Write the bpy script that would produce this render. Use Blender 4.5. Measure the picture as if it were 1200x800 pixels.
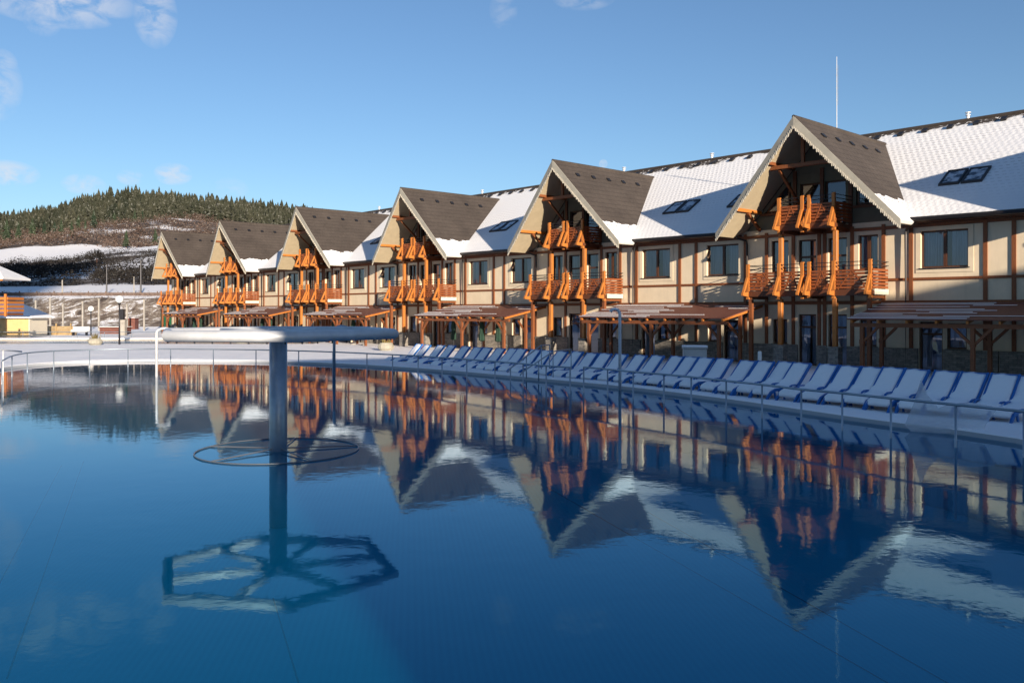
import bpy, bmesh, math, random
import numpy as np
from mathutils import Vector, Matrix
from mathutils.geometry import tessellate_polygon
R = math.radians
for o in list(bpy.data.objects): bpy.data.objects.remove(o)
S = bpy.context.scene
C = S.collection
random.seed(7); rng = np.random.default_rng(7)

# ------------------------------------------------------------------ camera
F = 995.0 / 1200.0
cam_d = bpy.data.cameras.new('camera'); cam = bpy.data.objects.new('camera', cam_d); C.objects.link(cam)
cam.location = (0, 0, 2.3); cam.rotation_euler = (R(90), 0, 0)
cam_d.sensor_width = 36; cam_d.lens = 36 * F; cam_d.shift_y = -(400 - 363.75) / 1200
cam_d.clip_end = 9000; cam_d.clip_start = .05
S.camera = cam

# ------------------------------------------------------------------ sun and sky
TH = 0.745                       # facade angle
U = Vector((-math.sin(TH), math.cos(TH), 0)); N = Vector((math.cos(TH), math.sin(TH), 0))
EL = R(12.2); AZ = R(21)
hd = (U * math.cos(AZ) + N * math.sin(AZ)).normalized()      # horizontal travel of the light
ldir = Vector((hd.x * math.cos(EL), hd.y * math.cos(EL), -math.sin(EL)))
sd = bpy.data.lights.new('sun', 'SUN'); sun = bpy.data.objects.new('sun', sd); C.objects.link(sun)
sun.rotation_euler = ldir.to_track_quat('-Z', 'Y').to_euler()
sd.energy = 4.9; sd.angle = R(0.5); sd.color = (1.0, 0.85, 0.68)
W = bpy.data.worlds.new('World'); S.world = W; W.use_nodes = True
nt = W.node_tree; nt.nodes.clear()
def wn(t, **k):
    n = nt.nodes.new(t)
    for a, b in k.items(): setattr(n, a, b)
    return n
sky = wn('ShaderNodeTexSky', sky_type='NISHITA', sun_disc=False, sun_elevation=EL, altitude=600, air_density=1.0, dust_density=1.0, ozone_density=2.5)
sky.sun_rotation = math.atan2(-hd.x, -hd.y)
bg = wn('ShaderNodeBackground'); bg.inputs[1].default_value = 0.079
wo = wn('ShaderNodeOutputWorld'); tc = wn('ShaderNodeTexCoord')
def wl(a, b): nt.links.new(a, b)
def wm(op, a, b=None, clamp=False):
    n = wn('ShaderNodeMath', operation=op, use_clamp=clamp)
    for i, v in enumerate([a, b]):
        if v is None: continue
        if isinstance(v, (int, float)): n.inputs[i].default_value = v
        else: wl(v, n.inputs[i])
    return n.outputs[0]
nrm = wn('ShaderNodeVectorMath', operation='NORMALIZE'); wl(tc.outputs['Generated'], nrm.inputs[0])
nz = wn('ShaderNodeTexNoise'); nz.inputs['Scale'].default_value = 34; nz.inputs['Detail'].default_value = 7; nz.inputs['Roughness'].default_value = .6; nz.inputs['Distortion'].default_value = .5
mp = wn('ShaderNodeMapping'); mp.inputs['Scale'].default_value = (1, 1, 1.7); wl(nrm.outputs[0], mp.inputs[0]); wl(mp.outputs[0], nz.inputs['Vector'])
tot = None
def skydir(x, y): return Vector(((x - 600) / 995, 1, (363.75 - y) / 995)).normalized()
# small clouds: direction, radius (rad), flattening, strength
for (x, y, r, fl, st) in [(60, -6, .078, 2.6, 1.0), (50, 22, .018, 1, .6), (182, 18, .022, .6, .8), (-8, 100, .026, .7, .6), (2, 74, .014, 1, .6), (8, 203, .030, 2.2, 1.0), (98, 216, .022, 2.0, .8), (203, 204, .020, 1.6, 1.0), (153, 208, .014, 1.6, .9),
                          (685, -3, .036, 2.6, .5), (590, 12, .016, .7, .3), (270, 221, .02, 1.6, .3), (-120, 150, .06, 2, .5), (60, -380, .16, 1.5, .5), (700, -500, .1, 1.5, .4)]:
    v = skydir(x, y)
    sb = wn('ShaderNodeVectorMath', operation='SUBTRACT'); wl(nrm.outputs[0], sb.inputs[0]); sb.inputs[1].default_value = v
    sc = wn('ShaderNodeVectorMath', operation='MULTIPLY'); wl(sb.outputs[0], sc.inputs[0]); sc.inputs[1].default_value = (1 / r, 1 / r, fl / r)
    ln = wn('ShaderNodeVectorMath', operation='LENGTH'); wl(sc.outputs[0], ln.inputs[0])
    m = wm('SUBTRACT', 1.0, ln.outputs['Value'], True)
    m = wm('MULTIPLY', wm('POWER', m, .6), st)
    tot = m if tot is None else wm('MAXIMUM', tot, m)
nn = wm('MULTIPLY', wm('SUBTRACT', nz.outputs[0], .40), 4.5, True)
cl = wm('MULTIPLY', wm('MULTIPLY', tot, nn), .8, True)
# pale daytime moon
sb = wn('ShaderNodeVectorMath', operation='DISTANCE'); wl(nrm.outputs[0], sb.inputs[0]); sb.inputs[1].default_value = skydir(707, 192)
nm = wn('ShaderNodeTexNoise'); nm.inputs['Scale'].default_value = 300; wl(nrm.outputs[0], nm.inputs['Vector'])
moon = wm('MULTIPLY', wm('MULTIPLY', wm('SUBTRACT', .0052, sb.outputs['Value']), 1500, True), wm('MULTIPLY', nm.outputs[0], .55), True)
cl = wm('MAXIMUM', cl, moon)
mx = wn('ShaderNodeMixRGB'); tn = wn('ShaderNodeMixRGB', blend_type='MULTIPLY'); tn.inputs[0].default_value = 1; wl(sky.outputs[0], tn.inputs[1]); tn.inputs[2].default_value = (.865, .96, 1.06, 1)
wl(cl, mx.inputs[0]); wl(tn.outputs[0], mx.inputs[1]); mx.inputs[2].default_value = (5.3, 5.4, 5.8, 1)
wl(mx.outputs[0], bg.inputs[0]); wl(bg.outputs[0], wo.inputs[0])
S.view_settings.view_transform = 'Standard'; S.view_settings.look = 'None'; S.view_settings.gamma = 1
S.view_settings.exposure = 0.88
S.render.engine = 'CYCLES'
S.cycles.max_bounces = 8; S.cycles.transparent_max_bounces = 16; S.cycles.caustics_reflective = False; S.cycles.caustics_refractive = False

# ------------------------------------------------------------------ materials
class M:
    def __init__(s, name):
        s.m = bpy.data.materials.new(name); s.m.use_nodes = True; s.t = s.m.node_tree; s.t.nodes.clear()
        s.out = s.n('ShaderNodeOutputMaterial')
    def n(s, t, **k):
        q = s.t.nodes.new(t)
        for a, b in k.items(): setattr(q, a, b)
        return q
    def set(s, inp, v):
        if v is None: return
        if isinstance(v, bpy.types.NodeSocket): s.t.links.new(v, inp)
        elif isinstance(v, tuple) and len(v) == 3 and inp.type == 'RGBA': inp.default_value = (*v, 1)
        else: inp.default_value = v
    def math(s, op, a, b=None, c=None, clamp=False):
        q = s.n('ShaderNodeMath', operation=op, use_clamp=clamp)
        for i, v in enumerate([a, b, c]): s.set(q.inputs[i], v)
        return q.outputs[0]
    def coord(s, kind='Object', scale=None, rot=None):
        if kind == 'World': o = s.n('ShaderNodeNewGeometry').outputs['Position']
        else: o = s.n('ShaderNodeTexCoord').outputs[kind]
        if scale or rot:
            q = s.n('ShaderNodeMapping'); s.set(q.inputs[0], o)
            if scale: q.inputs['Scale'].default_value = scale
            if rot: q.inputs['Rotation'].default_value = rot
            o = q.outputs[0]
        return o
    def noise(s, vec, scale, detail=4, rough=.55, dist=0):
        q = s.n('ShaderNodeTexNoise'); s.set(q.inputs['Vector'], vec)
        q.inputs['Scale'].default_value = scale; q.inputs['Detail'].default_value = detail; q.inputs['Roughness'].default_value = rough; q.inputs['Distortion'].default_value = dist
        return q.outputs[0]
    def ramp(s, f, stops):
        q = s.n('ShaderNodeValToRGB'); s.set(q.inputs[0], f); e = q.color_ramp.elements
        while len(e) < len(stops): e.new(.5)
        for i, (p, c) in enumerate(stops): e[i].position = p; e[i].color = (*c, 1) if isinstance(c, tuple) else (c, c, c, 1)
        return q.outputs[0]
    def mix(s, f, a, b):
        q = s.n('ShaderNodeMixRGB'); s.set(q.inputs[0], f); s.set(q.inputs[1], a); s.set(q.inputs[2], b); return q.outputs[0]
    def sep(s, v):
        q = s.n('ShaderNodeSeparateXYZ'); s.set(q.inputs[0], v); return q.outputs
    def bump(s, h, strength=.5, dist=.02):
        q = s.n('ShaderNodeBump'); s.set(q.inputs['Height'], h); q.inputs['Strength'].default_value = strength; q.inputs['Distance'].default_value = dist; return q.outputs[0]
    def bsdf(s, col, rough=.6, metal=0, normal=None, spec=.5, **k):
        q = s.n('ShaderNodeBsdfPrincipled'); s.set(q.inputs['Base Color'], col); s.set(q.inputs['Roughness'], rough); s.set(q.inputs['Metallic'], metal); s.set(q.inputs['Specular IOR Level'], spec)
        if normal is not None: s.set(q.inputs['Normal'], normal)
        for a, b in k.items(): s.set(q.inputs[a.replace('_', ' ')], b)
        return q.outputs[0]
    def done(s, sh): s.t.links.new(sh, s.out.inputs[0]); return s.m

def simple(name, col, rough=.6, metal=0, var=.15, scale=3, bump=0, bscale=40, spec=.5, sc=None):
    m = M(name); co = m.coord('World', sc)
    n = m.noise(co, scale, 5)
    a = tuple(c * (1 - var) for c in col); b = tuple(min(1, c * (1 + var)) for c in col)
    c = m.ramp(n, [(.3, a), (.7, b)])
    nm = m.bump(m.noise(co, bscale, 3), bump, .01) if bump else None
    return m.done(m.bsdf(c, rough, metal, nm, spec))

def snow_mat():
    m = M('snow'); co = m.coord('World')
    n = m.noise(co, .9, 6, .6); n2 = m.noise(co, 7, 5, .6)
    h = m.math('ADD', m.math('MULTIPLY', n, .8), m.math('MULTIPLY', n2, .22))
    c = m.ramp(m.noise(co, .25, 5), [(.35, (.84, .85, .88)), (.65, (.92, .92, .93))])
    vo = m.n('ShaderNodeTexVoronoi'); vo.inputs['Scale'].default_value = 2.6; m.set(vo.inputs['Vector'], co)
    fp = m.math('MULTIPLY', m.math('LESS_THAN', vo.outputs['Distance'], .16), m.math('GREATER_THAN', m.noise(co, .22, 2), .55))
    h = m.math('SUBTRACT', h, m.math('MULTIPLY', fp, .25))
    return m.done(m.bsdf(c, .75, 0, m.bump(h, .6, .12), .25))
SNOW = snow_mat()

def stucco():
    m = M('stucco'); co = m.coord('World')
    n = m.noise(co, 2.0, 5); c = m.ramp(n, [(.3, (.66, .555, .40)), (.7, (.73, .615, .45))])
    z = m.sep(co)[2]
    dn = m.math('MULTIPLY', m.math('SUBTRACT', m.noise(co, .7, 6, .7), .5, clamp=True), 2.0, clamp=True); c = m.mix(dn, c, (.56, .49, .37))
    # weather streaks below sills
    st = m.noise(m.coord('World', (6, 6, .5)), 1.2, 4)
    c = m.mix(m.math('MULTIPLY', m.math('SUBTRACT', st, .52, clamp=True), 1.6, clamp=True), c, (.55, .47, .35))
    return m.done(m.bsdf(c, .9, 0, m.bump(m.noise(co, 120, 2), .2, .002), .2))
STUCCO = stucco()

def wood(name, dark, light, rough=.5, sc=(1, 1, 1)):
    m = M(name); co = m.coord('Object')
    g = m.noise(m.coord('Object', (14, 14, 2.2)), 2.5, 6, .65, .6)
    g2 = m.noise(m.coord('World'), 1.3, 3)
    c = m.ramp(g, [(.3, dark), (.68, light)])
    c = m.mix(m.math('MULTIPLY', g2, .45), c, tuple(d * .75 for d in light))
    k = m.noise(co, 9, 2); kn = m.math('GREATER_THAN', k, .73)
    c = m.mix(m.math('MULTIPLY', kn, .6), c, tuple(d * .45 for d in dark))
    return m.done(m.bsdf(c, rough, 0, m.bump(g, .3, .006), .35))
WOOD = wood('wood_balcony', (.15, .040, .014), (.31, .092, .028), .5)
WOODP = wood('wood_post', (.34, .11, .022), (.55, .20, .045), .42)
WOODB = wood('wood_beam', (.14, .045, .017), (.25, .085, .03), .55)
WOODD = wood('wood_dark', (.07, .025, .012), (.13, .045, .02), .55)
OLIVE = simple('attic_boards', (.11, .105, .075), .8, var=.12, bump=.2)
SOFFIT = simple('soffit_boards', (.42, .35, .235), .75, var=.07, bump=.15)
TRIM = simple('barge_paint', (.30, .285, .24), .7, var=.1, bump=.2)
LACE = simple('carved_trim', (.60, .55, .45), .7, var=.2, scale=20)
GUTTER = simple('gutter_metal', (.025, .022, .022), .4, .4)
STEEL = simple('steel_pipe', (.30, .36, .42), .38, .6, var=.12, scale=5, bump=.05)
STEELW = simple('brushed_steel', (.62, .64, .66), .5, .2, var=.10, scale=5, bump=.05)
FRAME = wood('window_frame', (.055, .022, .012), (.10, .04, .02), .4)
PLASTIC = simple('blue_plastic', (.012, .13, .42), .4, var=.1)
WHITEP = simple('white_plastic', (.75, .75, .72), .5, var=.05)
GLOBE = simple('lamp_globe', (.8, .8, .76), .25, var=.03)
GREYP = simple('grey_box', (.42, .44, .43), .6, var=.08)
DARKM = simple('dark_metal', (.03, .03, .035), .45, .5)
GREENC = simple('green_cloth', (.008, .033, .020), .85, var=.3)
REDB = simple('red_boards', (.13, .045, .032), .7, var=.25)
YEL = simple('yellow_wall', (.55, .38, .17), .85, var=.08)
WOODC = simple('crate_wood', (.33, .23, .11), .8, var=.25)
CONC = simple('concrete', (.30, .28, .25), .9, var=.2, bump=.3)
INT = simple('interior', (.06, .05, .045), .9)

def curtain():
    m = M('curtain'); co = m.coord('World')
    c = m.ramp(m.noise(m.coord('World', (9, 9, .4)), 1.3, 4, .7), [(.35, (.38, .42, .52)), (.65, (.80, .82, .86))])
    d = m.n('ShaderNodeBsdfDiffuse'); m.set(d.inputs[0], c); t = m.n('ShaderNodeBsdfTranslucent'); m.set(t.inputs[0], c)
    x = m.n('ShaderNodeMixShader'); x.inputs[0].default_value = .25; m.set(x.inputs[1], d.outputs[0]); m.set(x.inputs[2], t.outputs[0])
    return m.done(x.outputs[0])
CURT = curtain()
def glass():
    m = M('window_glass'); fr = m.n('ShaderNodeFresnel'); fr.inputs[0].default_value = 1.5
    bn = m.bump(m.noise(m.coord('World'), 1.1, 2), .12, .02)
    t = m.n('ShaderNodeBsdfTransparent'); t.inputs[0].default_value = (.78, .84, .90, 1)
    g = m.n('ShaderNodeBsdfGlossy'); g.inputs['Roughness'].default_value = .02; g.inputs[0].default_value = (.80, .84, 1, 1); m.set(g.inputs['Normal'], bn)
    x = m.n('ShaderNodeMixShader'); m.set(x.inputs[0], m.math('ADD', m.math('MULTIPLY', fr.outputs[0], 1.1), .10, clamp=True)); m.set(x.inputs[1], t.outputs[0]); m.set(x.inputs[2], g.outputs[0])
    return m.done(x.outputs[0])
GLASS = glass()

def stone():
    m = M('stone_cladding'); co = m.coord('Object'); x, y, z = m.sep(co)
    cb = m.n('ShaderNodeCombineXYZ'); m.set(cb.inputs[0], m.math('ADD', x, y)); m.set(cb.inputs[1], z)
    b = m.n('ShaderNodeTexBrick'); m.set(b.inputs['Vector'], cb.outputs[0]); b.inputs['Scale'].default_value = 1; b.inputs['Brick Width'].default_value = .26; b.inputs['Row Height'].default_value = .075
    b.inputs['Mortar Size'].default_value = .006; b.inputs['Color1'].default_value = (.36, .32, .27, 1); b.inputs['Color2'].default_value = (.15, .14, .13, 1); b.inputs['Mortar'].default_value = (.05, .05, .05, 1); b.inputs['Bias'].default_value = 0
    c = m.mix(.4, b.outputs[0], m.ramp(m.noise(co, 9, 5), [(.3, (.12, .11, .10)), (.7, (.42, .38, .32))]))
    h = m.math('ADD', m.math('MULTIPLY', b.outputs['Fac'], -1), m.noise(co, 14, 4))
    return m.done(m.bsdf(c, .85, 0, m.bump(h, .9, .03), .3))
STONE = stone()

def tile_coords(m, slope_axis_scale):
    """row / column coordinates of roof tiles: rows up the slope (from height), columns along the eave"""
    co = m.coord('Object'); x, y, z = m.sep(co); return co, x, y, z
def main_roof():
    m = M('snowy_tiles'); co, x, y, z = tile_coords(m, 1)
    row = m.math('FRACT', m.math('MULTIPLY', z, 1 / .14)); ri = m.math('FLOOR', m.math('MULTIPLY', z, 1 / .14))
    col = m.math('MULTIPLY', m.math('ADD', x, m.math('MULTIPLY', m.math('MODULO', ri, 2), .15)), 2 * math.pi / .24)
    wave = m.math('MULTIPLY_ADD', m.math('SINE', col), .5, .5)
    wp = m.coord('World')
    big = m.noise(wp, .55, 5, .6); fine = m.noise(wp, 6, 4, .6)
    # tile noses showing through the snow as short dark slivers
    edge = m.math('MULTIPLY', m.math('LESS_THAN', row, .20), m.math('GREATER_THAN', wave, .42))
    thin = m.math('MULTIPLY', m.math('SUBTRACT', big, .40, clamp=True), 6, clamp=True)
    low = m.math('MULTIPLY', m.math('SUBTRACT', z, 6.2), .5, clamp=True)
    expo = m.math('MULTIPLY', m.math('MULTIPLY', edge, thin), m.math('MULTIPLY_ADD', low, .85, .12))
    ridge = m.math('MULTIPLY', m.math('SUBTRACT', m.math('ADD', z, m.math('MULTIPLY', m.math('SUBTRACT', big, .5), 1.3)), 10.05), 14, clamp=True)
    ridge = m.math('MULTIPLY', ridge, m.math('GREATER_THAN', fine, .42))
    mask = m.math('MAXIMUM', m.math('MULTIPLY', expo, .55), ridge)
    c = m.mix(mask, m.ramp(big, [(.3, (.76, .77, .79)), (.7, (.86, .86, .86))]), (.07, .06, .055))
    h = m.math('ADD', m.math('ADD', m.math('MULTIPLY', row, -.55), m.math('MULTIPLY', wave, .3)), m.math('MULTIPLY', fine, .6))
    return m.done(m.bsdf(c, .75, 0, m.bump(h, .6, .024), .25))
ROOFS = main_roof()
def gable_roof():
    m = M('brown_tiles'); co, x, y, z = tile_coords(m, 1)
    row = m.math('FRACT', m.math('MULTIPLY', z, 1 / .24)); ri = m.math('FLOOR', m.math('MULTIPLY', z, 1 / .24))
    col = m.math('MULTIPLY', m.math('ADD', y, m.math('MULTIPLY', m.math('MODULO', ri, 2), .15)), 2 * math.pi / .30)
    wave = m.math('MULTIPLY_ADD', m.math('SINE', col), .5, .5)
    wp = m.coord('World'); big = m.noise(wp, .8, 4); fine = m.noise(wp, 7, 4, .6)
    tile = m.ramp(m.math('ADD', m.math('MULTIPLY', big, .6), m.math('MULTIPLY', fine, .4)), [(.3, (.042, .034, .029)), (.7, (.082, .067, .057))])
    tile = m.mix(m.math('MULTIPLY', m.math('LESS_THAN', row, .12), .55), tile, (.02, .017, .015))
    lim = m.math('ADD', 6.42, m.math('MULTIPLY', m.math('SUBTRACT', m.noise(wp, 2.2, 4), .5), .55))
    sn = m.math('MULTIPLY', m.math('SUBTRACT', lim, z), 30, clamp=True)
    holes = m.math('MULTIPLY', m.math('MULTIPLY', m.math('LESS_THAN', row, .22), m.math('GREATER_THAN', wave, .35)), m.math('GREATER_THAN', m.math('ADD', fine, m.math('MULTIPLY', m.math('SUBTRACT', z, 5.6), .22)), .60))
    sn = m.math('MULTIPLY', sn, m.math('SUBTRACT', 1, m.math('MULTIPLY', holes, .8)))
    c = m.mix(sn, tile, (.82, .83, .84))
    h = m.math('ADD', m.math('ADD', m.math('MULTIPLY', row, -.6), m.math('MULTIPLY', wave, .25)), m.math('ADD', m.math('MULTIPLY', fine, .2), m.math('MULTIPLY', sn, .6)))
    return m.done(m.bsdf(c, .72, 0, m.bump(h, .7, .03), .3))
ROOFG = gable_roof()

def water():
    m = M('pool_water'); wp = m.coord('World')
    h = m.math('ADD', m.math('MULTIPLY', m.noise(m.coord('World', (1, 1, 1)), 3.2, 3, .5, .3), .55), m.math('MULTIPLY', m.noise(wp, .7, 3), .9))
    h = m.math('ADD', h, m.math('MULTIPLY', m.noise(wp, 11, 3), .16))
    calm = m.math('MULTIPLY_ADD', m.noise(wp, .12, 3), 1.2, .1)
    bn = m.n('ShaderNodeBump'); m.set(bn.inputs['Height'], m.math('MULTIPLY', h, calm)); bn.inputs['Strength'].default_value = 1; bn.inputs['Distance'].default_value = .0030
    fr = m.n('ShaderNodeFresnel'); fr.inputs[0].default_value = 1.36; m.set(fr.inputs['Normal'], bn.outputs[0])
    t = m.n('ShaderNodeBsdfTransparent'); t.inputs[0].default_value = (.50, .90, 1, 1)
    g = m.n('ShaderNodeBsdfGlossy'); g.inputs['Roughness'].default_value = .028; m.set(g.inputs[0], m.ramp(fr.outputs[0], [(.10, (.36, .82, 1)), (.34, (.62, .84, .98)), (.72, (.97, .95, .95))])); m.set(g.inputs['Normal'], bn.outputs[0])
    df = m.n('ShaderNodeBsdfDiffuse'); df.inputs[0].default_value = (.0, .27, .54, 1); tb = m.n('ShaderNodeMixShader'); tb.inputs[0].default_value = .22; m.set(tb.inputs[1], t.outputs[0]); m.set(tb.inputs[2], df.outputs[0])
    x = m.n('ShaderNodeMixShader'); m.set(x.inputs[0], m.math('MULTIPLY_ADD', fr.outputs[0], 1.0, .0, clamp=True)); m.set(x.inputs[1], tb.outputs[0]); m.set(x.inputs[2], g.outputs[0])
    return m.done(x.outputs[0])
WATER = water()
def pool_floor():
    m = M('pool_liner'); co = m.coord('World', None, None); x, y, z = m.sep(co)
    s = m.math('SINE', m.math('MULTIPLY', m.math('ADD', x, m.math('MULTIPLY', y, .12)), 2 * math.pi / .085))
    n = m.noise(co, .35, 4)
    c = m.ramp(n, [(.3, (.012, .46, .60)), (.7, (.016, .54, .68))])
    c = m.mix(m.math('MULTIPLY_ADD', s, .14, .14), c, (.02, .66, .78))
    return m.done(m.bsdf(c, .6))
LINER = pool_floor()
SEAM = simple('liner_seam', (.004, .025, .06), .7)
def spray():
    m = M('water_spray'); wp = m.coord('World')
    st = m.noise(m.coord('World', (2, 2, 9)), 1.6, 4)
    d = m.n('ShaderNodeBsdfDiffuse'); d.inputs[0].default_value = (.75, .8, .85, 1); t = m.n('ShaderNodeBsdfTransparent')
    x = m.n('ShaderNodeMixShader'); m.set(x.inputs[0], m.math('MULTIPLY_ADD', st, .35, .22, clamp=True)); m.set(x.inputs[1], t.outputs[0]); m.set(x.inputs[2], d.outputs[0])
    return m.done(x.outputs[0])
SPRAY = spray()

# ------------------------------------------------------------------ mesh helpers
class MB:
    def __init__(s): s.v = []; s.f = []
    def add(s, vs, fs):
        b = len(s.v); s.v += [tuple(v) for v in vs]; s.f += [tuple(b + i for i in f) for f in fs]; return s
    def box(s, x0, x1, y0, y1, z0, z1):
        vs = [(x, y, z) for z in (z0, z1) for y in (y0, y1) for x in (x0, x1)]
        return s.add(vs, [(0, 2, 3, 1), (4, 5, 7, 6), (0, 1, 5, 4), (2, 6, 7, 3), (0, 4, 6, 2), (1, 3, 7, 5)])
    def bar(s, a, b, w, h, up=(0, 0, 1)):
        a = Vector(a); b = Vector(b); d = (b - a).normalized(); up = Vector(up)
        if abs(d.dot(up)) > .98: up = Vector((0, 1, 0))
        x = d.cross(up).normalized() * w / 2; y = x.cross(d).normalized() * h / 2
        vs = [p + i * x + j * y for p in (a, b) for (i, j) in ((-1, -1), (1, -1), (1, 1), (-1, 1))]
        return s.add(vs, [(0, 1, 2, 3), (7, 6, 5, 4), (0, 4, 5, 1), (1, 5, 6, 2), (2, 6, 7, 3), (3, 7, 4, 0)])
    def tube(s, pts, r, n=8, caps=True):
        pts = [Vector(p) for p in pts]; rings = []; rs = r if isinstance(r, (list, tuple)) else [r] * len(pts)
        ref = Vector((0, 0, 1)) if abs((pts[1] - pts[0]).normalized().z) < .9 else Vector((0, 1, 0))
        b0 = len(s.v)
        for i, p in enumerate(pts):
            d = (pts[min(i + 1, len(pts) - 1)] - pts[max(i - 1, 0)]).normalized()
            x = d.cross(ref).normalized(); y = x.cross(d).normalized()
            for k in range(n):
                a = 2 * math.pi * k / n; s.v.append(tuple(p + (x * math.cos(a) + y * math.sin(a)) * rs[i]))
        for i in range(len(pts) - 1):
            for k in range(n):
                k2 = (k + 1) % n; s.f.append((b0 + i * n + k, b0 + i * n + k2, b0 + (i + 1) * n + k2, b0 + (i + 1) * n + k))
        if caps:
            s.f.append(tuple(b0 + k for k in range(n))[::-1]); e = b0 + (len(pts) - 1) * n; s.f.append(tuple(e + k for k in range(n)))
        return s
    def prism(s, poly, off):
        """poly: list of 3d points (planar), extruded by vector off"""
        n = len(poly); off = Vector(off); p2 = [Vector(p) + off for p in poly]
        fs = [tuple(range(n)), tuple(range(2 * n - 1, n - 1, -1))] + [(i, i + n, (i + 1) % n + n, (i + 1) % n) for i in range(n)]
        return s.add([Vector(p) for p in poly] + p2, fs)
    def lathe(s, prof, c=(0, 0, 0), n=16):
        b0 = len(s.v); c = Vector(c)
        for (r, z) in prof:
            for k in range(n):
                a = 2 * math.pi * k / n; s.v.append((c.x + r * math.cos(a), c.y + r * math.sin(a), c.z + z))
        for i in range(len(prof) - 1):
            for k in range(n):
                k2 = (k + 1) % n; s.f.append((b0 + i * n + k, b0 + i * n + k2, b0 + (i + 1) * n + k2, b0 + (i + 1) * n + k))
        s.f.append(tuple(b0 + k for k in range(n))[::-1]); e = b0 + (len(prof) - 1) * n; s.f.append(tuple(e + k for k in range(n)))
        return s
    def build(s, name, mat, parent=None, smooth=False, bevel=0, fix=True):
        me = bpy.data.meshes.new(name); me.from_pydata(s.v, [], s.f); me.materials.append(mat)
        if fix:
            bm = bmesh.new(); bm.from_mesh(me); bmesh.ops.recalc_face_normals(bm, faces=bm.faces)
            if bevel: bmesh.ops.bevel(bm, geom=bm.edges[:], offset=bevel, segments=1, affect='EDGES', profile=.5)
            bm.to_mesh(me); bm.free()
        if smooth: me.polygons.foreach_set('use_smooth', [True] * len(me.polygons))
        me.update(); o = bpy.data.objects.new(name, me); C.objects.link(o)
        if parent: o.parent = parent
        return o
def tag(o, label=None, cat=None, group=None, kind=None):
    if label: o['label'] = label
    if cat: o['category'] = cat
    if group: o['group'] = group
    if kind: o['kind'] = kind
    return o
def empty(name, loc=(0, 0, 0), rz=0):
    o = bpy.data.objects.new(name, None); C.objects.link(o); o.location = loc; o.rotation_euler = (0, 0, rz); o.empty_display_size = .2; return o
def kids(o): return [c for c in bpy.data.objects if c.parent == o]
def copy_tree(o, parent=None, kmap=None):
    if kmap is None:
        kmap = {}
        for c in bpy.data.objects:
            if c.parent: kmap.setdefault(c.parent.name, []).append(c)
    c = o.copy(); C.objects.link(c); c.parent = parent
    for ch in kmap.get(o.name, []): copy_tree(ch, c, kmap)
    return c

# ------------------------------------------------------------------ pool, deck, ground, hills
EDGE = [(8.9, 13.5), (8.8, 14.5), (8.4, 15.5), (7.7, 16.6), (7.0, 17.9), (6.3, 19.4), (5.5, 21.1), (4.5, 22.9), (3.2, 24.9), (1.2, 27.4), (-.6, 29.5), (-2.3, 31.4), (-4.2, 33.2), (-6.5, 35.1), (-9.2, 36.7), (-12, 37.7), (-15.2, 38.1), (-18.0, 37.6), (-19.5, 36.2),
        (-19.9, 34), (-19.4, 31.2), (-18.6, 28), (-18.2, 24), (-17.5, 17), (-15, 9), (-10, 3.5), (-3, 1.9), (4, 2.0), (8, 4.5), (9, 9)]
def catmull(P, n=8):
    out = []; L = len(P)
    for i in range(L):
        p0, p1, p2, p3 = [Vector(P[(i + k) % L]) for k in (-1, 0, 1, 2)]
        for j in range(n):
            t = j / n
            out.append(.5 * ((2 * p1) + (p2 - p0) * t + (2 * p0 - 5 * p1 + 4 * p2 - p3) * t * t + (3 * p1 - p0 - 3 * p2 + p3) * t ** 3))
    return out
ec = catmull(EDGE)
CX, CY = -5.0, 20.0
ang = np.array([math.atan2(p.y - CY, p.x - CX) for p in ec]); rad = np.array([math.hypot(p.y - CY, p.x - CX) for p in ec])
od = np.argsort(ang); ang = ang[od]; rad = rad[od]
def edge_r(a):
    a = (a + math.pi) % (2 * math.pi) - math.pi
    return np.interp(a, np.concatenate([ang - 2 * math.pi, ang, ang + 2 * math.pi]), np.concatenate([rad, rad, rad]))
fx = [-700, -300, -200, 0, 50, 100, 150, 200, 250, 300, 345, 450, 600, 800, 1200, 2000]
fy = [320, 290, 268, 262, 258, 251, 246, 242, 245, 253, 262, 290, 322, 345, 352, 356]
def vnoise(X, Y, s, seed):
    r = np.random.default_rng(seed); out = 0
    for k in range(10):
        a = r.uniform(0, 2 * math.pi); fq = r.uniform(.6, 1.8) / s; out = out + np.sin((X * math.cos(a) + Y * math.sin(a)) * fq * 2 * math.pi + r.uniform(0, 6.28))
    return out / 4.5
def ground_z(X, Y):
    X = np.asarray(X, float); Y = np.asarray(Y, float)
    Ys = np.maximum(Y, 1); xi = 600 + 995 * X / Ys
    crest = (2.3 + (363.75 - np.interp(xi, fx, fy)) * 800 / 995)
    fr = np.interp(Y, [104, 122, 150, 200, 350, 450, 600, 800, 950, 1400, 3000], [0, 0, .02, .05, .165, .33, .60, 1.0, .95, .45, .1])
    base = np.interp(Y, [104, 108, 121, 200, 400, 800, 1500], [0.0, 0.0, 4.2, 5.5, 5.5, 0, 0])
    emb = np.clip((-X - 8) / 20 + 1, 0, 1)
    z = np.where(Y > 104, fr * np.maximum(crest, 8) + base * emb, 0)
    z = z + np.where(Y > 180, vnoise(X, Y, 160, 3) * np.clip((Y - 180) / 300, 0, 1) * 4 + vnoise(X, Y, 45, 4) * 1.0, 0)
    return z
A = np.concatenate([np.arange(-180, 60, 3), np.arange(60, 180, .5)]) * math.pi / 180
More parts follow.
